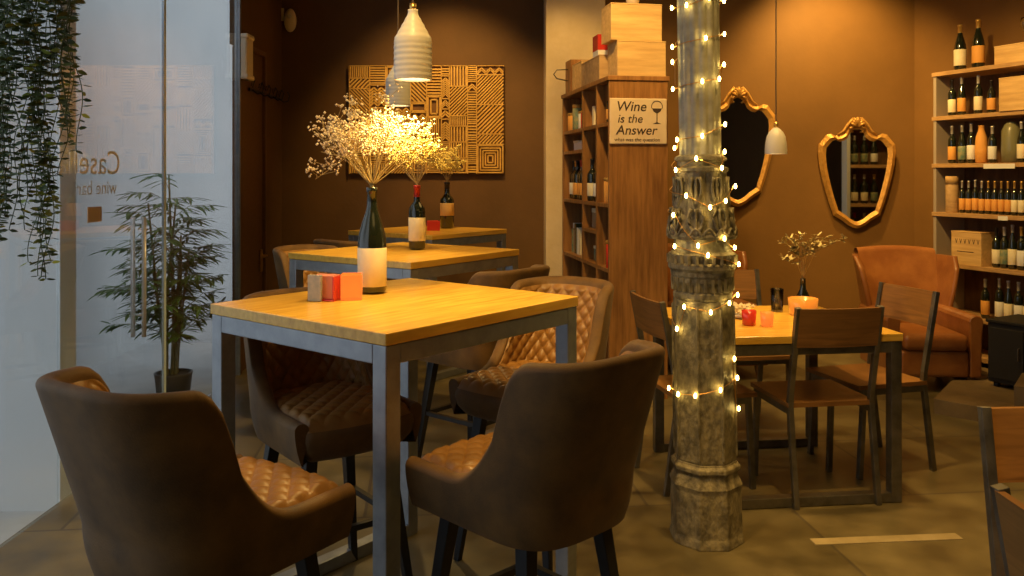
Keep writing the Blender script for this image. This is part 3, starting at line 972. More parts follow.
for px_, yb in strands:
    d = rnd.uniform(2.38, 2.72)
    e = P(px_, yb, d) - Vector((-1.42, 2.55, 2.55))
    p0 = Vector((max(-0.17, min(0.19, e.x * 0.8)), max(-0.16, min(0.16, e.y)), 0.0))
    n_ = max(6, int((p0.z - e.z) / 0.022))
    pts = []
    for k in range(n_ + 1):
        u = k / n_
        x = p0.x + (e.x - p0.x) * (1 - (1 - u) ** 3) + 0.014 * sin(k * 0.42 + px_) + 0.02 * sin(k * 0.13 + px_ * 3)
        y = p0.y + (e.y - p0.y) * (1 - (1 - u) ** 3)
        z = p0.z + 0.03 * sin(min(1, u * 8) * pi) + (e.z - p0.z) * u
        pts.append(Vector((x, y, z)))
    sm.tube(pts, 0.0016, 4)
    for k in range(3, len(pts)):
        if pts[k].z > -0.25: continue
        az = rnd.uniform(-0.5, 0.5) + (k % 2) * 1.2
        for sd in (0, pi):
            if rnd.random() < 0.12: continue
            dd = Vector((cos(az + sd), sin(az + sd), rnd.uniform(-0.55, 0.25)))
            le = rnd.uniform(0.024, 0.046) * (1 - 0.3 * k / len(pts))
            (lf2 if rnd.random() < 0.12 else lf).leaf(pts[k], dd, le, le * 0.55, up=(rnd.gauss(0, .5), rnd.gauss(0, .7), 1))
sm.build('vines', LEAFD, t)
lf.build('leaves', LEAFD, t)
tag(lf2.build('fresh_leaves', mat('lime_leaf', (0.25, 0.32, 0.05), 0.5), t), 'lighter lime green leaves')

# ------------------------------------------------------------------ cast-iron column
DC = 3.48
K = DC / F
t = thing('iron_column', (0.796, DC, 0), 0, 'weathered cast-iron column with ornate capital, wrapped in fairy lights', 'column')


def cx_at(z):      # the column leans very slightly
    return -0.035 * z / 2.2


def zy(y): return CZ - (y - HOR) * K


def col_part(name, prof, n=8, m=STONE, phase=pi / 8, smooth=False, bevel=0.0):
    b_ = MB()
    vs = []; fs = []
    for r, z in prof:
        for k in range(n):
            a_ = 2 * pi * k / n + phase
            vs.append((r * cos(a_) + cx_at(z), r * sin(a_), z))
    for i in range(len(prof) - 1):
        for k in range(n):
            a_, c = i * n + k, i * n + (k + 1) % n
            fs.append((a_, c, c + n, a_ + n))
    fs.append(tuple(range(n))[::-1]); fs.append(tuple((len(prof) - 1) * n + k for k in range(n)))
    b_.add(vs, fs)
    return b_.build(name, m, t, smooth=smooth, bevel=bevel)


q = K / cos(pi / 8)
col_part('plinth', [(34.5 * q, 0), (34 * q, 0.02), (33 * q, 0.04), (32.5 * q, zy(484)), (33.5 * q, zy(479)), (31 * q, zy(473)), (29 * q, zy(468)), (32 * q, zy(464)), (32 * q, zy(460.5)), (29 * q, zy(458)), (28.5 * q, zy(456))], bevel=0.004)
col_part('shaft', [(28.5 * q, zy(456)), (27.5 * q, zy(310)), (27.5 * q, zy(298))], bevel=0.004)
# pilaster-like ribs on the shaft's corners
rb_ = MB()
for k in range(8):
    a_ = 2 * pi * k / 8 + pi / 8
    r = 28.6 * q
    rb_.tube([(r * 0.99 * cos(a_) + cx_at(zy(452)), r * 0.99 * sin(a_), zy(452)), (r * 0.965 * cos(a_) + cx_at(zy(304)), r * 0.965 * sin(a_), zy(304))], 0.006, 6)
rb_.build('corner_beading', STONE, t)
# drum of stacked rings
rp = [(27.5 * K, zy(298)), (29 * K, zy(296)), (29 * K, zy(292)), (27.5 * K, zy(290)), (28.5 * K, zy(284)), (30 * K, zy(280)), (30 * K, zy(276)), (31 * K, zy(274)), (31.5 * K, zy(270)), (33.5 * K, zy(267)), (33.5 * K, zy(263)), (31.5 * K, zy(261)), (33 * K, zy(256)), (33.5 * K, zy(253)), (29 * K, zy(250)), (28 * K, zy(247)), (27 * K, zy(238))]
col_part('ringed_drum', rp, 32, smooth=False)
dn = MB()
for k in range(26):
    a_ = 2 * pi * k / 26
    for (ya, yb_, r, dr) in ((262, 254, 33.2, 0.006), (289, 276, 29.3, 0.005)):
        c0 = Vector((r * K * cos(a_) + cx_at(zy(ya)), r * K * sin(a_), zy(ya)))
        c1 = Vector((r * K * cos(a_) + cx_at(zy(yb_)), r * K * sin(a_), zy(yb_)))
        dn.bar(c0, c1, 0.012, dr * 2)
dn.build('tooth_moulding', STONE, t)
# capital: flared, leafy


def capfn(u, v):
    y = 236 + (170 - 236) * v
    z = zy(y)
    base = 33 - 9 * min(1, v * 1.35) ** 0.75
    if v > 0.82: base = 24 + (v - 0.82) / 0.18 * 3
    a_ = 2 * pi * u
    lv = abs(sin(a_ * 4)) ** 0.7
    scal = abs(sin(v * pi * 3.0 + (1 if int(u * 8) % 2 else 0) * 0.4))
    r = (base - 2.2 + 3.0 * lv * (0.5 + 0.5 * scal)) * K
    return (r * cos(a_) + cx_at(z), r * sin(a_), z)


MB().grid(capfn, 161, 50).build('capital', STONE, t, smooth=True)
lfm = MB()
for k in range(8):        # acanthus leaves with curled tips and arches between
    a_ = 2 * pi * (k + 0.5) / 8
    er = Vector((cos(a_), sin(a_), 0)); et = Vector((-sin(a_), cos(a_), 0))
    for (y0_, y1_, r0_, r1_, wd) in ((234, 208, 33.0, 28.2, 0.030), (206, 177, 27.0, 24.6, 0.022)):
        for sgn in (-1, 0, 1):
            pts = []
            for j in range(7):
                u = j / 6
                z = zy(y0_ + (y1_ - y0_) * u)
                r = (r0_ + (r1_ - r0_) * u) * K + (0.006 * u ** 3)
                pts.append(er * r + et * sgn * wd * sin(u * pi * 0.8) + Vector((cx_at(z), 0, z)))
            lfm.tube(pts, [0.007, 0.008, 0.008, 0.007, 0.006, 0.006, 0.008], 6)
lfm.build('acanthus_leaves', STONE, t, smooth=True)
sc_ = MB()
for k in range(16):
    a_ = 2 * pi * k / 16
    pts = []
    for j in range(9):
        b_ = a_ + (j / 8 - 0.5) * 2 * pi / 16
        z = zy(236) + 0.035 * sin(j / 8 * pi)
        pts.append((33.4 * K * cos(b_) + cx_at(z), 33.4 * K * sin(b_), z))
    sc_.tube(pts, 0.006, 6)
sc_.build('scalloped_border', STONE, t, smooth=True)
col_part('capital_base_ring', [(27 * K, zy(239)), (33.5 * K, zy(238)), (34.5 * K, zy(235)), (33 * K, zy(232))], 32)
col_part('collar', [(25 * K, zy(173)), (27 * K, zy(171)), (27 * K, zy(168)), (23 * K, zy(166)), (23 * K, zy(162)), (26 * K, zy(160)), (25 * K, zy(157)), (21 * K, zy(155))], 32)
# fluted upper shaft
fl = MB()


def flfn(u, v):
    z = zy(156) + (3.395 - zy(156)) * v
    a_ = 2 * pi * u
    r = (20.6 - 1.3 * abs(cos(a_ * 7)) ** 3) * K
    return (r * cos(a_) + cx_at(z), r * sin(a_), z)


fl.grid(flfn, 169, 3)
fl.build('fluted_shaft', mat('greyish_iron_paint', (0.30, 0.28, 0.20), 0.5, col2=(0.44, 0.41, 0.30), scale=14, bump=0.3, bscale=40), t)

# fairy lights: front bulbs at (px, py) on the column's surface, wire wrapping behind between turns
turns = [[(672, 8), (684, 9), (703, 3), (722, 1)],
         [(674, 47), (700, 42), (722, 34)],
         [(673, 62), (675, 89), (697, 84), (713, 81), (719, 66)],
         [(677, 148), (678, 140), (697, 137), (720, 125)],
         [(675, 170), (691, 159), (714, 168), (719, 152)],
         [(682, 195), (702, 206), (717, 200), (730, 186)],
         [(672, 214), (692, 243), (715, 236), (728, 246)],
         [(674, 245), (700, 252), (731, 262)],
         [(676, 326), (681, 303), (703, 307), (721, 299), (732, 293)],
         [(671, 388), (677, 390), (690, 388), (712, 382), (731, 374)],
         [(727, 354), (732, 374), (733, 405)]]


def col_r(y):
    tb = [(0, 21), (154, 21.5), (160, 27), (171, 27.5), (176, 29), (205, 31), (234, 35), (241, 29), (250, 30), (256, 34), (268, 34), (280, 31), (298, 30), (310, 29), (456, 30)]
    for i in range(len(tb) - 1):
        if tb[i][0] <= y <= tb[i + 1][0]:
            k = (y - tb[i][0]) / (tb[i + 1][0] - tb[i][0])
            return (tb[i][1] + (tb[i + 1][1] - tb[i][1]) * k) * K
    return 30 * K


fl_t = thing('fairy_light_string', (0.796, DC, 0), 0, 'string of warm fairy lights wound round the iron column', 'string lights')
wp = []; bulbs = []
for ti, tr in enumerate(turns[:-1] + [[(733, 405), (727, 354)][::1]]):
    for (x, y) in tr:
        z = zy(y)
        R = col_r(y) + 0.006
        X = (x - 512) / F * DC - 0.796 - cx_at(z)
        X = max(-R * 1.06, min(R * 1.06, X))
        Y = -sqrt(max(0, R * R - X * X)) if abs(X) < R else 0.0
        p = Vector((X + cx_at(z), Y, z))
        bulbs.append(p)
        wp.append(p)
    nxt = (turns[:-1] + [[(733, 405)]])[ti + 1][0] if ti + 1 < len(turns) else None
    if nxt:      # round the back
        y0_, y1_ = tr[-1][1], nxt[1]
        if nxt[0] < 700:
            for j in range(1, 8):
                a_ = pi * j / 8
                y = y0_ + (y1_ - y0_) * j / 8
                R = col_r(y) + 0.006
                wp.append(Vector((R * cos(a_) + cx_at(zy(y)), R * sin(a_), zy(y))))
                if j == 4: bulbs.append(wp[-1] + Vector((cos(a_), sin(a_), 0)) * 0.004)
# refine the wire so that it hugs the column between bulbs
fine = [wp[0]]
for a_, b_ in zip(wp, wp[1:]):
    for j in range(1, 5):
        p = a_.lerp(b_, j / 4)
        y = HOR + (CZ - p.z) / K
        R = col_r(y) + 0.004
        c = Vector((p.x - cx_at(p.z), p.y, 0))
        if c.length < R and c.length > 1e-4:
            c = c.normalized() * R
        fine.append(Vector((c.x + cx_at(p.z), c.y, p.z)))
MB().tube(fine, 0.0018, 5).build('wire', WIREM, fl_t)
bm0 = None
for p in bulbs:
    if bm0 is None:
        bm0 = MB().lathe([(0.001, -0.010), (0.0042, -0.008), (0.0056, -0.002), (0.005, 0.005), (0.002, 0.010)], 10).build('light_bulb', BULB, fl_t, smooth=True)
        bo = bm0
    else:
        bo = bm0.copy(); C.objects.link(bo)
    c = Vector((p.x - cx_at(p.z), p.y, 0)).normalized()
    bo.location = p + c * 0.010

# ------------------------------------------------------------------ bookcase
t = thing('bookcase', (0.634, 5.55, 0), D(9.2), 'tall dark wooden bookcase, plain side panel towards us, beside cream pillar', 'bookcase')
BW, BL, BH = 0.40, 1.40, 2.10
MB().box(0, BW, 0, 0.03, 0, BH).build('side_panel', BOOKW, t, bevel=0.003)
MB().box(0, BW, BL - 0.03, BL, 0, BH).build('side_panel', BOOKW, t, bevel=0.003)
MB().box(-0.01, BW + 0.01, -0.01, BL + 0.005, BH, BH + 0.03).build('top_board', BOOKW, t, bevel=0.003)
MB().box(BW - 0.015, BW, 0.03, BL - 0.03, 0, BH).build('backing', BOOKD, t)
levels = [0.08, 0.46, 0.86, 1.29, 1.83]
for z in levels:
    MB().box(0.005, BW - 0.016, 0.031, BL - 0.031, z - 0.025, z).build('shelf', BOOKW, t)
for y in (0.32, 0.72):
    MB().box(0.002, BW - 0.016, y, y + 0.028, 0.0, BH).build('divider', BOOKW, t)
MB().box(0.004, BW - 0.016, 0.749, BL - 0.031, 1.645, 1.67).build('shelf', BOOKW, t)
MB().box(0.004, BW - 0.016, 0.349, 0.719, 1.07, 1.095).build('shelf', BOOKW, t)
cells = [  # y0, y1, z, kinds
    (0.36, 0.72, 1.83, 'b'), (0.76, 1.36, 1.83, 'k'), (0.76, 1.36, 1.67, 'x'), (0.76, 1.36, 1.29, 'w'), (0.36, 0.72, 1.29, 'w'),
    (0.04, 0.31, 1.29, 'k'), (0.04, 0.31, 0.86, 'k'), (0.36, 0.72, 1.095, 'x'), (0.36, 0.72, 0.86, 'x'), (0.76, 1.36, 0.86, 'b'), (0.76, 1.36, 0.46, 'x'), (0.36, 0.72, 0.46, 'b'),
    (0.04, 0.31, 1.83, 'w')]
colr = [('red', REDP), ('cream', LABC), ('teal', TEALB), ('tan', TANB), ('orange', LABO), ('white', LABW), ('green', BOTG2)]
rnd = random.Random(7)
Mb = Matrix.Translation((0.634, 5.55, 0)) @ Matrix.Rotation(D(9.2), 4, 'Z')
ordw = ['first', 'second', 'third', 'fourth', 'fifth', 'sixth', 'seventh', 'eighth', 'ninth', 'tenth', 'eleventh', 'twelfth', 'thirteenth', 'fourteenth']
shname = {1.83: 'top shelf', 1.67: 'small upper shelf', 1.29: 'upper middle shelf', 1.095: 'short middle shelf', 0.86: 'middle shelf', 0.46: 'lower shelf'}
cellname = lambda y: 'near bay' if y < 0.3 else ('centre bay' if y < 0.7 else 'far bay')
for (y0_, y1_, z, kind) in cells:
    y = y0_ + 0.02; i = 0
    ceil_ = min([l_ for l_ in levels + [1.645, 1.07, BH] if l_ > z + 0.03 and not (l_ == 1.645 and y0_ < 0.7) and not (l_ == 1.07 and not 0.3 < y0_ < 0.7)]) - 0.03
    mx_ = ceil_ - z
    while True:
        if kind == 'b': w_, h_, dp = rnd.uniform(0.028, 0.05), rnd.uniform(0.6, 0.88) * min(mx_, 0.28), 0.16
        elif kind == 'k': w_, h_, dp = rnd.uniform(0.09, 0.14), rnd.uniform(0.5, 0.85) * min(mx_, 0.25), 0.14
        elif kind == 'x': w_, h_, dp = rnd.uniform(0.10, 0.17), rnd.uniform(0.5, 0.88) * min(mx_, 0.25), 0.18
        else: w_, h_, dp = 0.084, min(mx_ * 0.93, 0.31), 0
        if y + w_ > y1_ - 0.005: break
        nm, mm = colr[rnd.randrange(7)]
        o_l = f'{ordw[i]} from us in the {cellname(y0_)}, bookcase {shname[z]}'
        pos = Mb @ Vector((0.05 + rnd.uniform(0, 0.03), y + w_ / 2, z + 0.0005))
        if kind == 'w':
            bottle('wine_bottle', pos, h_, 0.037, f'wine bottle {o_l}', lab=rnd.choice([LABC, LABW, LABO]), foil=rnd.choice([FOILK, FOILR, FOILG]), seg=12, group='bottles in the bookcase')
        elif kind == 'b':
            tb = thing('book', pos, D(9.2), f'{nm} book {o_l}', 'book', 'books in the bookcase')
            MB().box(0, dp, -w_ / 2, -w_ / 2 + 0.003, 0, h_).box(0, dp, w_ / 2 - 0.003, w_ / 2, 0, h_).box(-0.003, 0.0, -w_ / 2, w_ / 2, 0, h_).build('cover', mm, tb)
            MB().box(0.0005, dp - 0.004, -w_ / 2 + 0.0035, w_ / 2 - 0.0035, 0.003, h_ - 0.003).build('pages', LABW, tb)
        elif kind == 'k':
            tb = thing('tin', pos, 0, f'{nm} tin {o_l}', 'tin', 'tins in the bookcase')
            MB().lathe([(w_ * 0.4, 0), (w_ * 0.42, 0.004), (w_ * 0.42, h_ * 0.85), (w_ * 0.4, h_ * 0.86)], 16).build('canister', mm, tb, smooth=True)
            MB().lathe([(w_ * 0.43, h_ * 0.86), (w_ * 0.43, h_ * 0.97), (w_ * 0.38, h_)], 16).build('lid', FOILG, tb, smooth=True)
        else:
            tb = thing('gift_box', pos, D(9.2), f'{nm} box {o_l}', 'box', 'boxes in the bookcase')
            MB().box(0, dp, -w_ / 2, w_ / 2, 0, h_ * 0.78).build('base', mm, tb, bevel=0.002)
            MB().box(-0.003, dp + 0.003, -w_ / 2 - 0.003, w_ / 2 + 0.003, h_ * 0.781, h_).build('lid', rnd.choice([TANB, LABC, mm]), tb, bevel=0.002)
        y += w_ + rnd.uniform(0.006, 0.03); i += 1

# sign on the side panel
dS = 5.56
t = thing('wall_sign', (P(638.5, 121, dS).x, 5.60 - 0.002, P(638.5, 121, 5.55).z), D(9.2), 'cream sign reading Wine is the Answer, fixed to the bookcase side', 'sign')
t.location.y = 5.55 + (t.location.x - 0.634) * math.tan(D(9.2)) - 0.002
sw, sh_ = 0.195, 0.15
MB().box(-sw, sw, -0.012, 0.0, -sh_, sh_).build('board', SIGNM, t, bevel=0.006)
R90 = (pi / 2, 0, 0)
text('Wine', 0.092, INK, t, (-0.155, -0.0125, 0.066), R90, shear=0.2, off=0.0006)
text('is the', 0.078, INK, t, (-0.145, -0.0125, -0.010), R90, shear=0.2, off=0.0003)
text('Answer', 0.088, INK, t, (-0.155, -0.0125, -0.088), R90, shear=0.2, off=0.0006)
text('what was the question', 0.034, INK, t, (-0.165, -0.0125, -0.132), R90, shear=0.1, sx=1.0)
gi = MB()
gi.prism([(-0.034 + 0.0, 0.05), (-0.024, 0.03), (-0.006, 0.018), (0.006, 0.018), (0.024, 0.03), (0.034, 0.05)][::-1], -0.0135, -0.0125)
gi.box(-0.003, 0.003, -0.0135, -0.0125, -0.045, 0.02)
gi.prism([(-0.03, -0.052), (0.03, -0.052), (0.004, -0.042), (-0.004, -0.042)], -0.0135, -0.0125)
ring = [(0.037 * cos(a_), 0.062 + 0.036 * sin(a_)) for a_ in [pi * 1.12 - 1.24 * pi * j / 16 for j in range(17)]]
for a_, b_ in zip(ring, ring[1:]):
    gi.bar((a_[0], -0.013, a_[1]), (b_[0], -0.013, b_[1]), 0.005, 0.001, up=(0, 1, 0))
gi.build('wine_glass_drawing', INK, t, loc=(0.125, 0, 0.035))


def crate(loc, rz, L_, W_, H_, label, m=PINE, knots=True, name='wine_crate', cat='wooden crate', lettering=None, marks=False, group='wooden wine crates'):
    t = thing(name, loc, rz, label, cat, group)
    b_ = MB(); th = 0.012
    b_.box(-L_ / 2, L_ / 2, -W_ / 2, -W_ / 2 + th, 0, H_).box(-L_ / 2, L_ / 2, W_ / 2 - th, W_ / 2, 0, H_)
    b_.box(-L_ / 2, -L_ / 2 + th, -W_ / 2 + th, W_ / 2 - th, 0, H_).box(L_ / 2 - th, L_ / 2, -W_ / 2 + th, W_ / 2 - th, 0, H_)
    b_.box(-L_ / 2 + th, L_ / 2 - th, -W_ / 2 + th, W_ / 2 - th, 0, th)
    b_.build('crate_sides', m, t, bevel=0.002)
    MB().box(-L_ / 2 - 0.002, L_ / 2 + 0.002, -W_ / 2 - 0.002, W_ / 2 + 0.002, H_ + 0.0005, H_ + 0.009).build('lid', m, t, bevel=0.002)
    if marks:        # worn, unreadable stamps
        b_ = MB()
        for i in range(6):
            x = -L_ * 0.36 + i * L_ * 0.145
            b_.bar((x, -W_ / 2 - 0.0005, H_ * 0.80), (x + 0.009, -W_ / 2 - 0.0005, H_ * 0.66), 0.004, 0.001, up=(0, 1, 0))
            b_.bar((x + 0.018, -W_ / 2 - 0.0005, H_ * 0.80), (x + 0.009, -W_ / 2 - 0.0005, H_ * 0.66), 0.004, 0.001, up=(0, 1, 0))
        b_.box(-L_ * 0.3, L_ * 0.25, -W_ / 2 - 0.001, -W_ / 2, H_ * 0.40, H_ * 0.42)
        b_.build('stamped_marks', INK, t)
    if lettering:
        text(lettering, H_ * 0.3, INK, t, (0, -W_ / 2 - 0.001, H_ * 0.35), (pi / 2, 0, 0), 0.0008, 'CENTER')
    return t


zt = BH + 0.0305
r9 = D(9.2)
def onb(x, y, z): return Mb @ Vector((x, y, z))
crate(onb(0.225, 0.13, zt), r9, 0.33, 0.24, 0.225, 'lower pale pine crate at near end of bookcase top', PINE)
crate(onb(0.19, 0.13, zt + 0.236), r9 + 0.03, 0.35, 0.22, 0.235, 'upper pine crate with a knot, stacked above the sign', PINE)
crate(onb(0.18, 0.56, zt), r9, 0.33, 0.52, 0.17, 'long aged crate lying behind the pine stack on bookcase', PINE2)
crate(onb(0.14, 0.98, zt), r9, 0.24, 0.30, 0.20, 'short pale crate near the far end of bookcase top', PINE)
tb = thing('gift_box', onb(0.10, 0.50, zt + 0.181), r9, 'small red and white box on the aged crate atop bookcase', 'box')
MB().box(-0.06, 0.06, -0.07, 0.07, 0, 0.05).build('base', LABW, tb, bevel=0.002)
MB().box(-0.062, 0.062, -0.072, 0.072, 0.05, 0.16).build('red_sleeve', REDP, tb, bevel=0.002)
tb = thing('bottle_carrier', onb(0.06, 1.24, zt), r9, 'dark box carrier with wire loop handle at far end of bookcase top', 'carrier')
MB().box(-0.05, 0.10, -0.09, 0.09, 0, 0.26).build('body', BOOKW, tb, bevel=0.003)
MB().tube([(-0.05, 0, 0.19), (-0.14, 0, 0.185), (-0.165, 0, 0.15), (-0.14, 0, 0.115), (-0.05, 0, 0.10)], 0.005, 6).build('wire_handle', DSTEEL, tb, smooth=True)
tb = thing('flower_pot', onb(0.20, 0.13, zt + 0.4815), 0, 'small pale pot of white flowers on the topmost crate', 'flower pot')
MB().lathe([(0.035, 0), (0.05, 0.06), (0.052, 0.065), (0.045, 0.065), (0.01, 0.055)], 16).build('pot', CERAM, tb, smooth=True)
bm_ = MB(); rnd = random.Random(2)
for i in range(160):
    a_ = rnd.uniform(0, 2 * pi); r = rnd.uniform(0, 0.10)
    bm_.octa((r * cos(a_), r * sin(a_), 0.055 + rnd.uniform(0, 0.06) * (1 - r * 6) + 0.02), 0.009)
bm_.build('blossoms', BLOOM, tb)


# ------------------------------------------------------------------ mirrors
def mirror(px, py, hw, hh, label, yaw, d_off=0.0):
    # position on the mirror wall
    s_ = (px - 512) / F
    Y = 7.5
    X = s_ * Y
    z = CZ - (py - HOR) / F * Y
    k = Y / F
    t = thing('wall_mirror', (X, Y - 0.035, z), yaw, label, 'mirror')
    hw *= k; hh *= k
    half = [(0.0, 1.0), (0.10, 0.985), (0.20, 0.93), (0.30, 0.80), (0.42, 0.74), (0.55, 0.72), (0.66, 0.76), (0.78, 0.74), (0.86, 0.66), (0.98, 0.56), (1.0, 0.42), (0.97, 0.20),
            (0.90, -0.05), (0.80, -0.32), (0.70, -0.55), (0.62, -0.70), (0.60, -0.76), (0.50, -0.80), (0.36, -0.86), (0.22, -0.94), (0.08, -0.99), (0.0, -1.0)]
    right = [Vector((x * hw, z_ * hh)) for x, z_ in half]
    left = [Vector((-p.x, p.y)) for p in right[1:-1]][::-1]
    ol = right + left
    N = len(ol)
    def inset(f):
        return [Vector((p.x * (1 - f / hw), p.y * (1 - f / hh * 0.9) - (0.01 if p.y > hh * .7 else 0))) for p in ol]
    inn = inset(0.066)
    mid = inset(0.032)
    vs = []; fs = []
    for (pts, y) in ((ol, 0.0), (ol, -0.018), (mid, -0.04), (inn, -0.022), (inn, 0.0)):
        vs += [(p.x, y, p.y) for p in pts]
    for j in range(4):
        for i in range(N):
            fs.append((j * N + i, j * N + (i + 1) % N, (j + 1) * N + (i + 1) % N, (j + 1) * N + i))
    gf = MB().add(vs, fs).build('gilt_frame', GILT, t, smooth=False)
    MB().prism([(p.x, p.y) for p in inset(0.060)][::-1], -0.016, -0.012).build('mirror_glass', MIRROR, t)
    cr = MB()
    for sgn in (-1, 1):
        cr.tube([(0, -0.035, hh * 0.93), (sgn * hw * 0.12, -0.04, hh * 1.03), (sgn * hw * 0.24, -0.04, hh * 0.93), (sgn * hw * 0.36, -0.035, hh * 0.80), (sgn * hw * 0.5, -0.03, hh * 0.74)], [0.012, 0.016, 0.015, 0.012, 0.008], 7)
        cr.tube([(sgn * hw * 0.10, -0.04, hh * 0.90), (sgn * hw * 0.2, -0.045, hh * 0.84), (sgn * hw * 0.12, -0.04, hh * 0.78)], 0.010, 7)
    for k in range(-3, 4):      # shell fan
        a_ = k * 0.42
        cr.tube([(0, -0.038, hh * 0.88), (sin(a_) * 0.045, -0.05, hh * 0.90 + cos(a_) * 0.055), (sin(a_) * 0.06, -0.045, hh * 0.90 + cos(a_) * 0.075)], [0.010, 0.016, 0.011], 7)
    cr.build('crest', GILT, gf, smooth=True)
    return t


mirror(854.5, 174.5, 37.5, 53.5, 'gilt shield-shaped mirror reflecting bottle shelves, right one of the wall', D(-5))
mirror(736, 148.5, 39, 58, 'gilt shield-shaped mirror behind the white bell lamp, left one of the wall', D(2))

# ------------------------------------------------------------------ wine rack
yaw_r = atan2(RD.y, RD.x)         # local x runs along the rack towards the camera, local y to the room? -> check below
t = thing('wine_rack', RO, yaw_r, 'tall open wooden wine rack with filled shelves along the right wall', 'shelving')
# local +x = RD; local +y = rotate(+x by 90deg) = (0.932, 0.363) = -RN, i.e. away from the room
RLEN, RDEP = 1.9, 0.32
zs = [0.38, 0.78, 1.18, 1.571, 1.951, 2.308]
for i, z in enumerate(zs):
    MB().box(-0.01, RLEN + 0.01, -0.008, RDEP, z - 0.032, z).build('shelf', RACKW, t, bevel=0.002)
MB().box(-0.005, RLEN, 0, RDEP, 0.05, 0.082).build('shelf', RACKW, t, bevel=0.002)
for x in (0.0, 1.0, RLEN - 0.025):
    MB().box(x, x + 0.028, 0.0, RDEP - 0.01, 0, 2.276).build('upright', RACKW if x else mat('grey_post', (0.36, 0.30, 0.24), 0.5), t, bevel=0.002)
MB().box(0, RLEN, RDEP - 0.008, RDEP, 0, 2.3).build('backing', BOOKD, t)
Mr = Matrix.Translation(RO) @ Matrix.Rotation(yaw_r, 4, 'Z')


def rs(x):       # pixel column -> distance along the rack front
    k = (x - 512) / F
    return (k * RO.y - RO.x) / (RD.x - k * RD.y)


def on_rack(x, z, dep=0.07):
    s_ = rs(x)
    return Mr @ Vector((s_ + dep * 0.15, dep, z + 0.0008))


g = {2.308: 'bottles on top of the wine rack', 1.951: 'bottles on the uppermost rack shelf', 1.571: 'bottles on the second rack shelf', 1.18: 'bottles on the third rack shelf', 0.78: 'bottles on the fourth rack shelf', 0.38: 'bottles on the lowest visible rack shelf'}
rown = {2.308: 'top of the wine rack', 1.951: "wine rack's uppermost shelf", 1.571: "wine rack's second shelf", 1.18: "wine rack's third shelf", 0.78: "wine rack's fourth shelf", 0.38: "wine rack's fifth shelf"}
rows = {
    2.308: [(953, .36, 's', LABC, FOILG), (971, .375, 's', LABO, FOILG)],
    1.951: [(945, .29, 'b', LABC, FOILK), (954.5, .30, 's', LABO, FOILW), (971, .30, 'b', LABC, FOILW), (984, .25, 'b', LABO, FOILK)],
    1.571: [(945, .30, 'b', LABO, FOILW), (955, .30, 's', TEALB, FOILW), (964, .31, 'b', LABW, FOILW), (985, .28, 'b', LABW, FOILW), (1014, .30, 's', LABC, FOILW), (1022, .30, 'b', LABO, FOILK)],
    1.18: [(955, .30, 'b', LABO, FOILW), (961.5, .30, 'b', LABO, FOILW), (968, .31, 'b', LABO, FOILW), (974.5, .30, 'b', LABO, FOILW), (981, .30, 'b', LABO, FOILG), (987.5, .30, 'b', LABO, FOILG), (994, .30, 'b', LABO, FOILG), (1000.5, .30, 'b', LABO, FOILG), (1007, .30, 'b', LABC, FOILG), (1014, .30, 'b', LABC, FOILG), (1021, .30, 'b', LABC, FOILG)],
    0.78: [(989, .30, 'b', LABC, FOILK), (997, .31, 'b', TEALB, FOILW), (1005, .33, 's', LABC, FOILW), (1014, .32, 'b', LABW, FOILG), (1023, .33, 's', LABW, FOILW)],
    0.38: [(978, .30, 'b', LABO, FOILW), (992, .32, 'b', LABW, FOILW), (1001, .31, 's', LABC, FOILW), (1011, .31, 'b', LABW, FOILW), (1020, .31, 's', LABC, FOILW)]}
for z, lst in rows.items():
    for i, (x, h, shp, lb, fo) in enumerate(lst):
        lname = {LABC: 'cream', LABO: 'orange', LABW: 'white', TEALB: 'green'}[lb]
        fname = {FOILK: 'black', FOILG: 'gold', FOILW: 'silver'}[fo]
        bottle('wine_bottle', on_rack(x, z, 0.065), h * (0.84 if z == 1.18 else 1), 0.0225 if z == 1.18 else 0.030 if z < 2 else 0.045, f'{ordw[i]} bottle from left on {rown[z]}, {lname} label, {fname} top', group=g[z], lab=lb, foil=fo, shape=shp, seg=14, lab_z=(0.1, 0.45), foil_len=0.22)
    # further bottles beyond the frame, seen in the mirror
    s0 = {2.308: 1.25, 1.951: 1.10}.get(z, rs(lst[-1][0]) + 0.10); i = len(lst)
    while s0 < 1.55 and i < 14:
        if not (0.93 < s0 < 1.07):
            bottle('wine_bottle', Mr @ Vector((s0, 0.08, z + 0.0008)), 0.30, 0.036, f'{ordw[i]} bottle from left on {rown[z]}, beyond the picture edge', group=g[z], lab=rnd.choice([LABC, LABO, LABW]), foil=rnd.choice([FOILK, FOILG, FOILW]), shape=rnd.choice('bs'), seg=10)
            i += 1
        s0 += 0.125
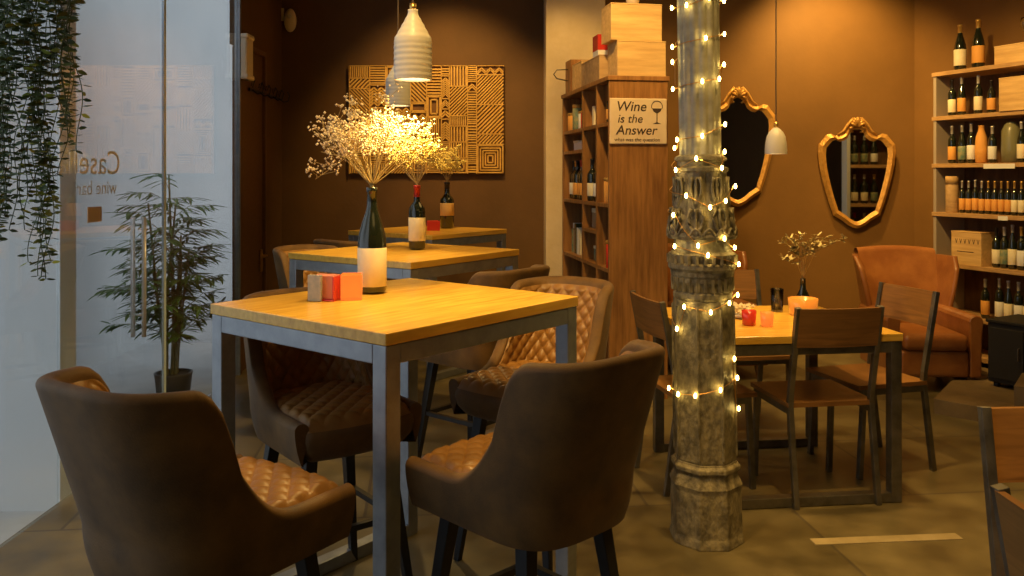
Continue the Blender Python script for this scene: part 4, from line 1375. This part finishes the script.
# a second shelf unit beyond the right picture edge, which the right mirror reflects
t = thing('bottle_shelf', (3.58, 4.30, 0), 0, 'free-standing bottle shelf with pale post, seen only in the right mirror', 'shelving')
PALE = mat('pale_post_paint', (0.62, 0.66, 0.70), 0.5)
for x in (0.0, 0.76):
    MB().box(x, x + 0.04, -0.30, 0.0, 0, 2.5).build('upright', PALE, t, bevel=0.002)
MB().box(0.04, 0.76, -0.30, -0.29, 0.1, 2.5).build('backing', BOOKD, t)
for z in (0.65, 1.128, 1.606, 2.08):
    MB().box(0.041, 0.759, -0.289, -0.004, z - 0.04, z).build('shelf', RACKW, t, bevel=0.002)
    for i in range(6):
        if (i + int(z * 10)) % 5 == 4: continue
        bottle('wine_bottle', (3.58 + 0.11 + i * 0.115, 4.30 - 0.10, z + 0.0008), 0.36, 0.042, f'{ordw[i]} bottle on the {dict([(0.65, "bottom"), (1.128, "third"), (1.606, "second"), (2.08, "top")])[z]} board of the mirrored bottle shelf', group='bottles seen in the mirror', lab=rnd.choice([LABC, LABW, TEALB]), foil=rnd.choice([FOILW, FOILG, FOILR]), shape=rnd.choice('bs'), seg=12, lab_z=(0.1, 0.38))
# crates and odd pieces in the rack
crate(Mr @ Vector((rs(1008) + 0.08, 0.12, 2.3085)), yaw_r, 0.42, 0.20, 0.13, 'long pale pine crate lying on top of the wine rack', PINE)
crate(Mr @ Vector((rs(1013) + 0.03, 0.06, 1.9515)), yaw_r, 0.26, 0.16, 0.24, "pale pine box at right on wine rack's uppermost shelf", PINE, lettering=None)
crate(Mr @ Vector((rs(966) , 0.09, 0.7805)), yaw_r, 0.27, 0.18, 0.25, "pine crate with dark stamped markings on rack's fourth shelf", PINE, marks=True)
tb = thing('bottle_tube', on_rack(944.5, 1.18), 0, "round wooden bottle tube at left end of rack's third shelf", 'bottle tube')
MB().lathe([(0.046, 0), (0.048, 0.005), (0.048, 0.22), (0.046, 0.225)], 18).build('tube_body', PINE2, tb, smooth=True)
MB().lathe([(0.05, 0.226), (0.05, 0.285), (0.046, 0.29)], 18).build('lid', PINE, tb, smooth=True)
tb = thing('orange_carafe', on_rack(973.5, 1.571), 0, "orange tapered ceramic carafe on wine rack's second shelf", 'carafe')
MB().lathe([(0.03, 0), (0.042, 0.01), (0.046, 0.10), (0.040, 0.20), (0.022, 0.255), (0.020, 0.285), (0.024, 0.29), (0.01, 0.29)], 18).build('body', LABO, tb, smooth=True)
tb = thing('demijohn', on_rack(1001, 1.571, 0.09), 0, "large grey-green glass flagon on wine rack's second shelf", 'flagon')
MB().lathe([(0.04, 0), (0.065, 0.01), (0.068, 0.10), (0.066, 0.24), (0.045, 0.285), (0.03, 0.30), (0.033, 0.305), (0.01, 0.306)], 20).build('body', mat('dusty_green_glass', (0.20, 0.19, 0.10), 0.3), tb, smooth=True)
tb = thing('price_card', Mr @ Vector((rs(1000), -0.0105, 1.548)), yaw_r, "white price strip on front edge of rack's second shelf", 'price card')
MB().box(-0.13, 0.13, -0.002, 0.0, -0.02, 0.016).build('card', LABW, tb)
tb = thing('price_card', Mr @ Vector((rs(1004), -0.0105, 1.163)), yaw_r, "small white tag on front edge of rack's third shelf", 'price card')
MB().box(-0.04, 0.04, -0.002, 0.0, -0.02, 0.012).build('card', LABW, tb)
tb = thing('wine_glass', Mr @ Vector((rs(1016), 0.10, 2.4485)), 0, 'clear wine glass on the crate atop the wine rack', 'wine glass')
MB().lathe([(0.034, 0), (0.034, 0.003), (0.005, 0.008), (0.004, 0.08), (0.02, 0.095), (0.036, 0.125), (0.036, 0.155), (0.030, 0.19), (0.0285, 0.19), (0.034, 0.155), (0.034, 0.126), (0.018, 0.098), (0.002, 0.09)], 18).build('bowl', mat('clear_glassware', (0.9, 0.95, 0.95), 0.02, trans=1.0), tb, smooth=True)

# ------------------------------------------------------------------ dining group
tt = D(6.6)
c_ = Vector((1.766, 3.835, 0)) + Vector((-cos(tt), -sin(tt), 0)) * 0.46 + Vector((-sin(tt), cos(tt), 0)) * 0.43
steel_table('dining_table', c_, tt, 0.92, 0.86, 0.765, 'square low dining table with wood top and dark steel frame, behind iron column', metal=DSTEEL, tube=0.05)
DT = c_


def make_chair(loc, rz, label, group):
    """faces +Y; steel frame, wood seat and back panel"""
    t = thing('dining_chair', loc, rz, label, 'dining chair', group)
    hw = 0.195
    for sx in (-1, 1):
        x = sx * hw
        b_ = MB()
        pts = [(-0.235, 0), (-0.175, 0.44), (-0.18, 0.50), (-0.255, 0.895)]
        for (y0_, z0_), (y1_, z1_) in zip(pts, pts[1:]):
            b_.bar((x, y0_, z0_), (x, y1_, z1_), 0.025, 0.025, up=(1, 0, 0))
        b_.build('rear_upright', DSTEEL, t, bevel=0.002)
        MB().bar((x, 0.20, 0), (x, 0.175, 0.435), 0.025, 0.025, up=(1, 0, 0)).build('leg', DSTEEL, t, bevel=0.002)
        MB().box(x - 0.0125, x + 0.0125, -0.165, 0.165, 0.405, 0.435).build('seat_rail', DSTEEL, t)
    MB().box(-hw + 0.0125, hw - 0.0125, 0.165, 0.188, 0.405, 0.435).build('seat_rail', DSTEEL, t)
    s_ = MB().grid(lambda u, v: ((u - 0.5) * 0.42, -0.185 + 0.40 * v, 0.456 - 0.012 * sin(u * pi) * sin(v * pi)), 15, 15)
    s_.grid(lambda u, v: ((u - 0.5) * 0.42, -0.185 + 0.40 * v, 0.436), 15, 15, flip=True)
    for (u0, u1, v0, v1) in ((0, 1, 0, 0), (1, 1, 0, 1), (1, 0, 1, 1), (0, 0, 1, 0)):
        n0 = [((u0 + (u1 - u0) * k / 14), (v0 + (v1 - v0) * k / 14)) for k in range(15)]
        vs = [((u - 0.5) * 0.42, -0.185 + 0.40 * v, 0.456) for u, v in n0] + [((u - 0.5) * 0.42, -0.185 + 0.40 * v, 0.436) for u, v in n0]
        s_.add(vs, [(k + 15, k + 16, k + 1, k) for k in range(14)])
    s_.build('seat', CHWOOD, t)
    # back panel, gently curved
    bp = MB()
    def pan(off):
        def f(u, v):
            z = 0.715 + 0.175 * v
            y = -0.2175 - (z - 0.68) * 0.19 + off - 0.018 * sin(u * pi)
            return ((u - 0.5) * 0.385, y, z)
        return f
    bp.grid(pan(0.006), 15, 6, flip=True).grid(pan(-0.010), 15, 6)
    for vv in (0, 1):
        a_ = [pan(0.006)(k / 14, vv) for k in range(15)]; b2_ = [pan(-0.010)(k / 14, vv) for k in range(15)]
        bp.add(a_ + b2_, [((k, k + 1, k + 16, k + 15) if vv else (k + 15, k + 16, k + 1, k)) for k in range(14)])
    for uu in (0, 1):
        a_ = [pan(0.006)(uu, k / 5) for k in range(6)]; b2_ = [pan(-0.010)(uu, k / 5) for k in range(6)]
        bp.add(a_ + b2_, [(k, k + 1, k + 7, k + 6) for k in range(5)])
    bp.build('backrest', CHWOOD, t)
    return t


gd_ = 'dining chairs round the low table'
pA = (Vector((1.25, 3.755, 0)) + Vector((1.64, 3.82, 0))) / 2
ch = make_chair(pA + Vector((-sin(tt), cos(tt), 0)) * 0.235, D(8), 'dining chair at front of low table, dark back panel towards us', gd_)
dup(ch, (1.83, 4.38, 0), D(106), 'dining chair at right end of low table, pale lit back panel before the armchair', gd_)
dup(ch, (0.90, 4.16, 0), D(-78), 'dining chair at left end of low table, tilted dark back beside bookcase panel', gd_)
dup(ch, (1.36, 5.0, 0), D(188), 'dining chair on far side of low table, back panel peeking out right of column', gd_)
gn = 'dining chairs at the right picture edge'
dup(ch, (1.37, 1.88, 0), D(176), 'dining chair at right edge with lit slatted wood back and bright steel upright', gn)
dup(ch, (1.19, 1.43, 0), D(-84), 'dining chair in bottom right corner, only its dark outer back showing', gn)

# things on the dining table
zt_ = 0.7655
def votive(px, d, label, m, r=0.035, h=0.07, lit=False):
    p = P(px, 0, d)
    t = thing('candle_holder', (p.x, d, zt_), 0, label, 'candle holder')
    MB().lathe([(r * 0.8, 0), (r * 0.9, 0.004), (r, h), (r * 0.88, h), (r * 0.8, 0.012), (0.003, 0.01)], 18).build('glass_cup', m, t, smooth=True)
    MB().lathe([(r * 0.6, 0.0125), (r * 0.62, h * 0.5), (0.004, h * 0.52)], 14).build('candle', CANDLE if lit else LABW, t, smooth=True)
    return t
votive(749, 4.05, 'small round red candle glass nearest the column on dining table', REDP, lit=False)
votive(767, 4.02, 'small orange candle glass, right of the red one on dining table', ORP, r=0.032, h=0.065, lit=True)
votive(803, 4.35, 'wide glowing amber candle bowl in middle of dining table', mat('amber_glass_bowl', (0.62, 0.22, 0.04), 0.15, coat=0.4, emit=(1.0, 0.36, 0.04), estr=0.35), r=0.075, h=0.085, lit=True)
tb = thing('flower_dish', (P(741, 0, 4.25).x, 4.25, zt_), 0, 'small dish of cream blossoms beside the column on dining table', 'flower dish')
MB().lathe([(0.03, 0), (0.055, 0.02), (0.05, 0.022), (0.01, 0.012)], 16).build('dish', CERAM, tb, smooth=True)
bm_ = MB()
for i in range(60):
    a_ = rnd.uniform(0, 2 * pi); r = rnd.uniform(0, 0.06)
    bm_.octa((r * cos(a_), r * sin(a_), 0.03 + rnd.uniform(0, 0.035)), 0.012)
bm_.build('blossoms', BLOOM, tb)
tb = thing('glass_tumbler', (P(777, 0, 4.45).x, 4.45, zt_), 0, 'clear glass tumbler left of the glowing bowl on dining table', 'glass')
MB().lathe([(0.028, 0), (0.03, 0.004), (0.034, 0.12), (0.032, 0.12), (0.028, 0.01), (0.002, 0.008)], 18).build('cup', MATS['clear_glassware'], tb, smooth=True)
vb = Vector((P(803, 0, 4.52).x, 4.52, zt_))
tb = thing('bud_vase', vb, 0, 'slim dark vase holding dry branch behind the glowing bowl', 'vase')
MB().lathe([(0.03, 0), (0.036, 0.01), (0.036, 0.07), (0.016, 0.11), (0.013, 0.16), (0.016, 0.165), (0.01, 0.165)], 18).build('vase_body', BOTG, tb, smooth=True)
tb = thing('dry_branch', vb + Vector((0, 0, 0.165)), 0, 'dry branch with sage leaves spreading from dark vase on dining table', 'dried branch')
sm = MB(); lf = MB(); rnd = random.Random(31)
for (ex, ez) in ((-0.13, 0.12), (-0.10, 0.20), (-0.03, 0.24), (0.06, 0.235), (0.13, 0.225), (0.22, 0.22), (0.0, 0.17), (-0.05, 0.15), (0.10, 0.17), (-0.07, 0.22)):
    e = Vector((ex, rnd.uniform(-0.06, 0.06), ez)); m_ = Vector((ex * 0.3, e.y * 0.3, ez * 0.7))
    sm.tube([(0, 0, -0.1), (0, 0, 0.0), m_, e], 0.0018, 5)
    for k in range(24):
        u = k / 23
        p = m_.lerp(e, u)
        a_ = rnd.uniform(0, 2 * pi)
        lf.leaf(p, (cos(a_), sin(a_) * 0.6, rnd.uniform(-0.3, 0.8)), rnd.uniform(0.028, 0.046), 0.015)
sm.build('twigs', STEM, tb); lf.build('leaves', SAGE, tb)

# ------------------------------------------------------------------ armchairs


def make_armchair(loc, rz, label, group):
    t = thing('wing_armchair', loc, rz, label, 'armchair', group)   # faces +Y

    def soft(name, x0, x1, y0, y1, z0, z1, M=None, bev=0.03):
        return MB().box(x0, x1, y0, y1, z0, z1, M).build(name, LEATHER, t, smooth=True, bevel=bev, seg=5)
    soft('seat_base', -0.27, 0.27, -0.30, 0.34, 0.12, 0.32)
    soft('seat_cushion', -0.255, 0.255, -0.22, 0.37, 0.322, 0.45, bev=0.045)

    def back(off):
        def f(u, v):
            v = max(0.0, min(1.0, v))
            z = 0.30 + 0.69 * v
            x = (u - 0.5) * (0.58 + 0.10 * v)
            y = -0.26 - 0.20 * v ** 1.3 + off - 0.0 + 0.03 * (1 - abs(2 * u - 1) ** 2) * (-1)
            zz = z + 0.02 * (1 - (2 * u - 1) ** 2) * v
            return (x, y, zz)
        return f
    b_ = MB()
    nu, nv, th = 25, 21, 0.12

    def loop(u, v):          # closed cushion: v runs front bottom -> top -> back bottom
        if v < 0.42: return back(0.0)(u, v / 0.42)
        if v < 0.58:
            k = (v - 0.42) / 0.16 * pi
            p = back(0.0)(u, 1.0)
            return (p[0], p[1] - th / 2 + th / 2 * cos(k), p[2] + th / 2 * sin(k) * 0.8)
        return back(-th)(u, 1 - (v - 0.58) / 0.42)
    b_.grid(loop, nu, 60, flip=True)
    b_.build('backrest', LEATHER, t, smooth=True)
    for sx in (-1, 1):
        # wing: curved panel from the backrest's side forwards
        def wing(u, v, o):
            z = 0.50 + 0.49 * v
            k = u
            wdt = 0.24 * (0.62 + 0.38 * sin(min(1, v * 1.15) * pi * 0.5)) * (1 - 0.25 * max(0, v - 0.8) / 0.2)
            y = -0.30 - 0.17 * ((z - 0.30) / 0.69) ** 1.3 + k * wdt
            x = sx * (0.275 + 0.065 * (z - .3) / 0.69 + 0.06 * k * v + o)
            return (x, y, z)
        wn_ = MB()
        def wl(u, v):        # loop around thickness
            if u < 0.42: return wing(u / 0.42, v, 0)
            if u < 0.58:
                k = (u - 0.42) / 0.16 * pi
                p = wing(1, v, 0.025 - 0.025 * cos(k))
                return (p[0], p[1] + 0.025 * sin(k), p[2])
            return wing(1 - (u - 0.58) / 0.42, v, 0.05)
        wn_.grid(wl, 40, 24, flip=(sx > 0))
        top = [wl(i / 39, 1) for i in range(40)]
        wn_.add(top + [(p[0], p[1], p[2] + 0.0) for p in top], [tuple(range(40))])
        wn_.build('wing', LEATHER, t, smooth=True)
        # arm with rolled top
        pf = [(sx * 0.275, 0.12), (sx * 0.365, 0.12), (sx * 0.37, 0.40)]
        for k in range(9):
            a_ = -0.35 + (pi + 0.7) * k / 8
            pf.append((sx * (0.325 + 0.058 * cos(a_)), 0.54 + 0.055 * sin(a_)))
        pf.append((sx * 0.275, 0.42))
        if sx > 0: pf = pf[::-1]
        MB().prism(pf, -0.34, 0.33).build('arm', LEATHER, t, smooth=False, bevel=0.012, seg=3)
        for sy in (-0.27, 0.29):
            MB().bar((sx * 0.28, sy, 0.125), (sx * 0.29, sy * 1.04, 0), 0.045, 0.045, 0.03, 0.03, up=(0, 1, 0)).build('leg', BOOKD, t)
    return t


ac = make_armchair((2.89, 6.05, 0), D(180 - 4), 'cognac leather wingback armchair standing near the wine rack', 'leather wing armchairs')
ac.scale = (0.84, 0.86, 0.89)
dup(ac, (1.50, 6.35, 0), D(190), 'second leather armchair, only its rounded top showing right of the column')

t = thing('side_cabinet', (3.42, 5.5, 0.09), D(-60), 'low black cabinet between the armchair and the wine rack', 'cabinet')
MB().box(-0.24, 0.24, -0.18, 0.18, 0.03, 0.42).build('body', BLACKW, t, bevel=0.006)
for x_, hx in ((-0.22, -0.03), (0.005, 0.03)):
    dr_ = MB().box(x_, x_ + 0.215, -0.19, -0.181, 0.06, 0.39).build('door', BLACKW, t, bevel=0.003)
    MB().tube([(hx, -0.19, 0.20), (hx, -0.205, 0.20), (hx, -0.205, 0.28), (hx, -0.19, 0.28)], 0.004, 6).build('handle', DSTEEL, dr_)
MB().box(-0.25, 0.25, -0.19, 0.19, 0.421, 0.44).build('top_board', BLACKW, t, bevel=0.003)
for sx in (-1, 1):
    for sy in (-1, 1):
        MB().box(sx * 0.2 - 0.015, sx * 0.2 + 0.015, sy * 0.14 - 0.015, sy * 0.14 + 0.015, 0, 0.03).build('foot', BLACKW, t)

# ------------------------------------------------------------------ light
wd = bpy.data.worlds.new('sky'); sc.world = wd; wd.use_nodes = True
bg = wd.node_tree.nodes['Background']
bg.inputs[0].default_value = (0.80, 0.85, 0.92, 1)
bg.inputs[1].default_value = 1.05

# warm unseen spotlights above the frame; a few added just to brighten one object
def spot(loc, tgt, watt, ang=60, col=WARM, size=0.05, blend=0.8):
    return light('SPOT', loc, watt, col, size, aim(loc, tgt), D(ang), blend, name='unseen_spot')
spot((-0.3, 2.2, 3.3), (-0.35, 2.9, 1.0), 150, 70)
spot((-0.4, 4.3, 3.3), (-0.6, 4.9, 1.0), 120, 70)
spot((-0.5, 6.2, 3.3), (-0.6, 7.4, 1.9), 150, 75)
spot((-0.6, 6.3, 3.3), (-0.55, 6.8, 1.3), 90, 50)  # stands in for an unseen pendant over the farthest high table
spot((3.5, 5.6, 3.3), (3.95, 4.3, 1.5), 70, 60)  # added to light the bottle shelf that the mirror reflects
spot((2.6, 6.6, 3.35), (2.8, 7.4, 2.2), 190, 100)
spot((1.4, 6.2, 3.35), (1.4, 7.3, 1.4), 60, 80)
spot((2.2, 5.2, 3.3), (3.6, 6.4, 1.4), 220, 70)
spot((1.3, 3.8, 3.3), (1.4, 4.3, 0.7), 160, 60)
spot((1.1, 2.7, 3.35), (1.15, 2.95, 0.0), 150, 70)
spot((0.3, 4.4, 3.3), (0.85, 5.6, 1.9), 170, 60)
spot((0.2, 6.0, 3.3), (0.5, 7.1, 2.0), 60, 60)
spot((1.3, 0.9, 3.3), (1.42, 1.95, 0.8), 190, 50)  # added to brighten the chair back at the right edge
light('AREA', (1.0, 0.5, 3.3), 9, WARM2, 2.0, (0, 0, 0), name='unseen_fill')  # this broad fill and the next are added, without fittings
light('AREA', (1.5, 5.2, 3.35), 25, WARM, 2.0, (0, 0, 0), name='unseen_fill')

# ------------------------------------------------------------------ camera
cam = bpy.data.cameras.new('camera')
cam.sensor_width = 36.0
cam.lens = F / 1024 * 36.0
cam.shift_y = -(288 - HOR) / 1024
cam.clip_start = 0.05
co = bpy.data.objects.new('camera', cam)
C.objects.link(co)
co.location = (0, 0, CZ); co.rotation_euler = (pi / 2, 0, 0)
sc.camera = co

vs_ = sc.view_settings
vs_.view_transform = 'Standard'
vs_.look = 'None'
vs_.gamma = 1.0
vs_.exposure = 0.08
vs_.use_curve_mapping = False
sc.cycles.max_bounces = 8
sc.cycles.transparent_max_bounces = 16
sc.cycles.sample_clamp_indirect = 6.0
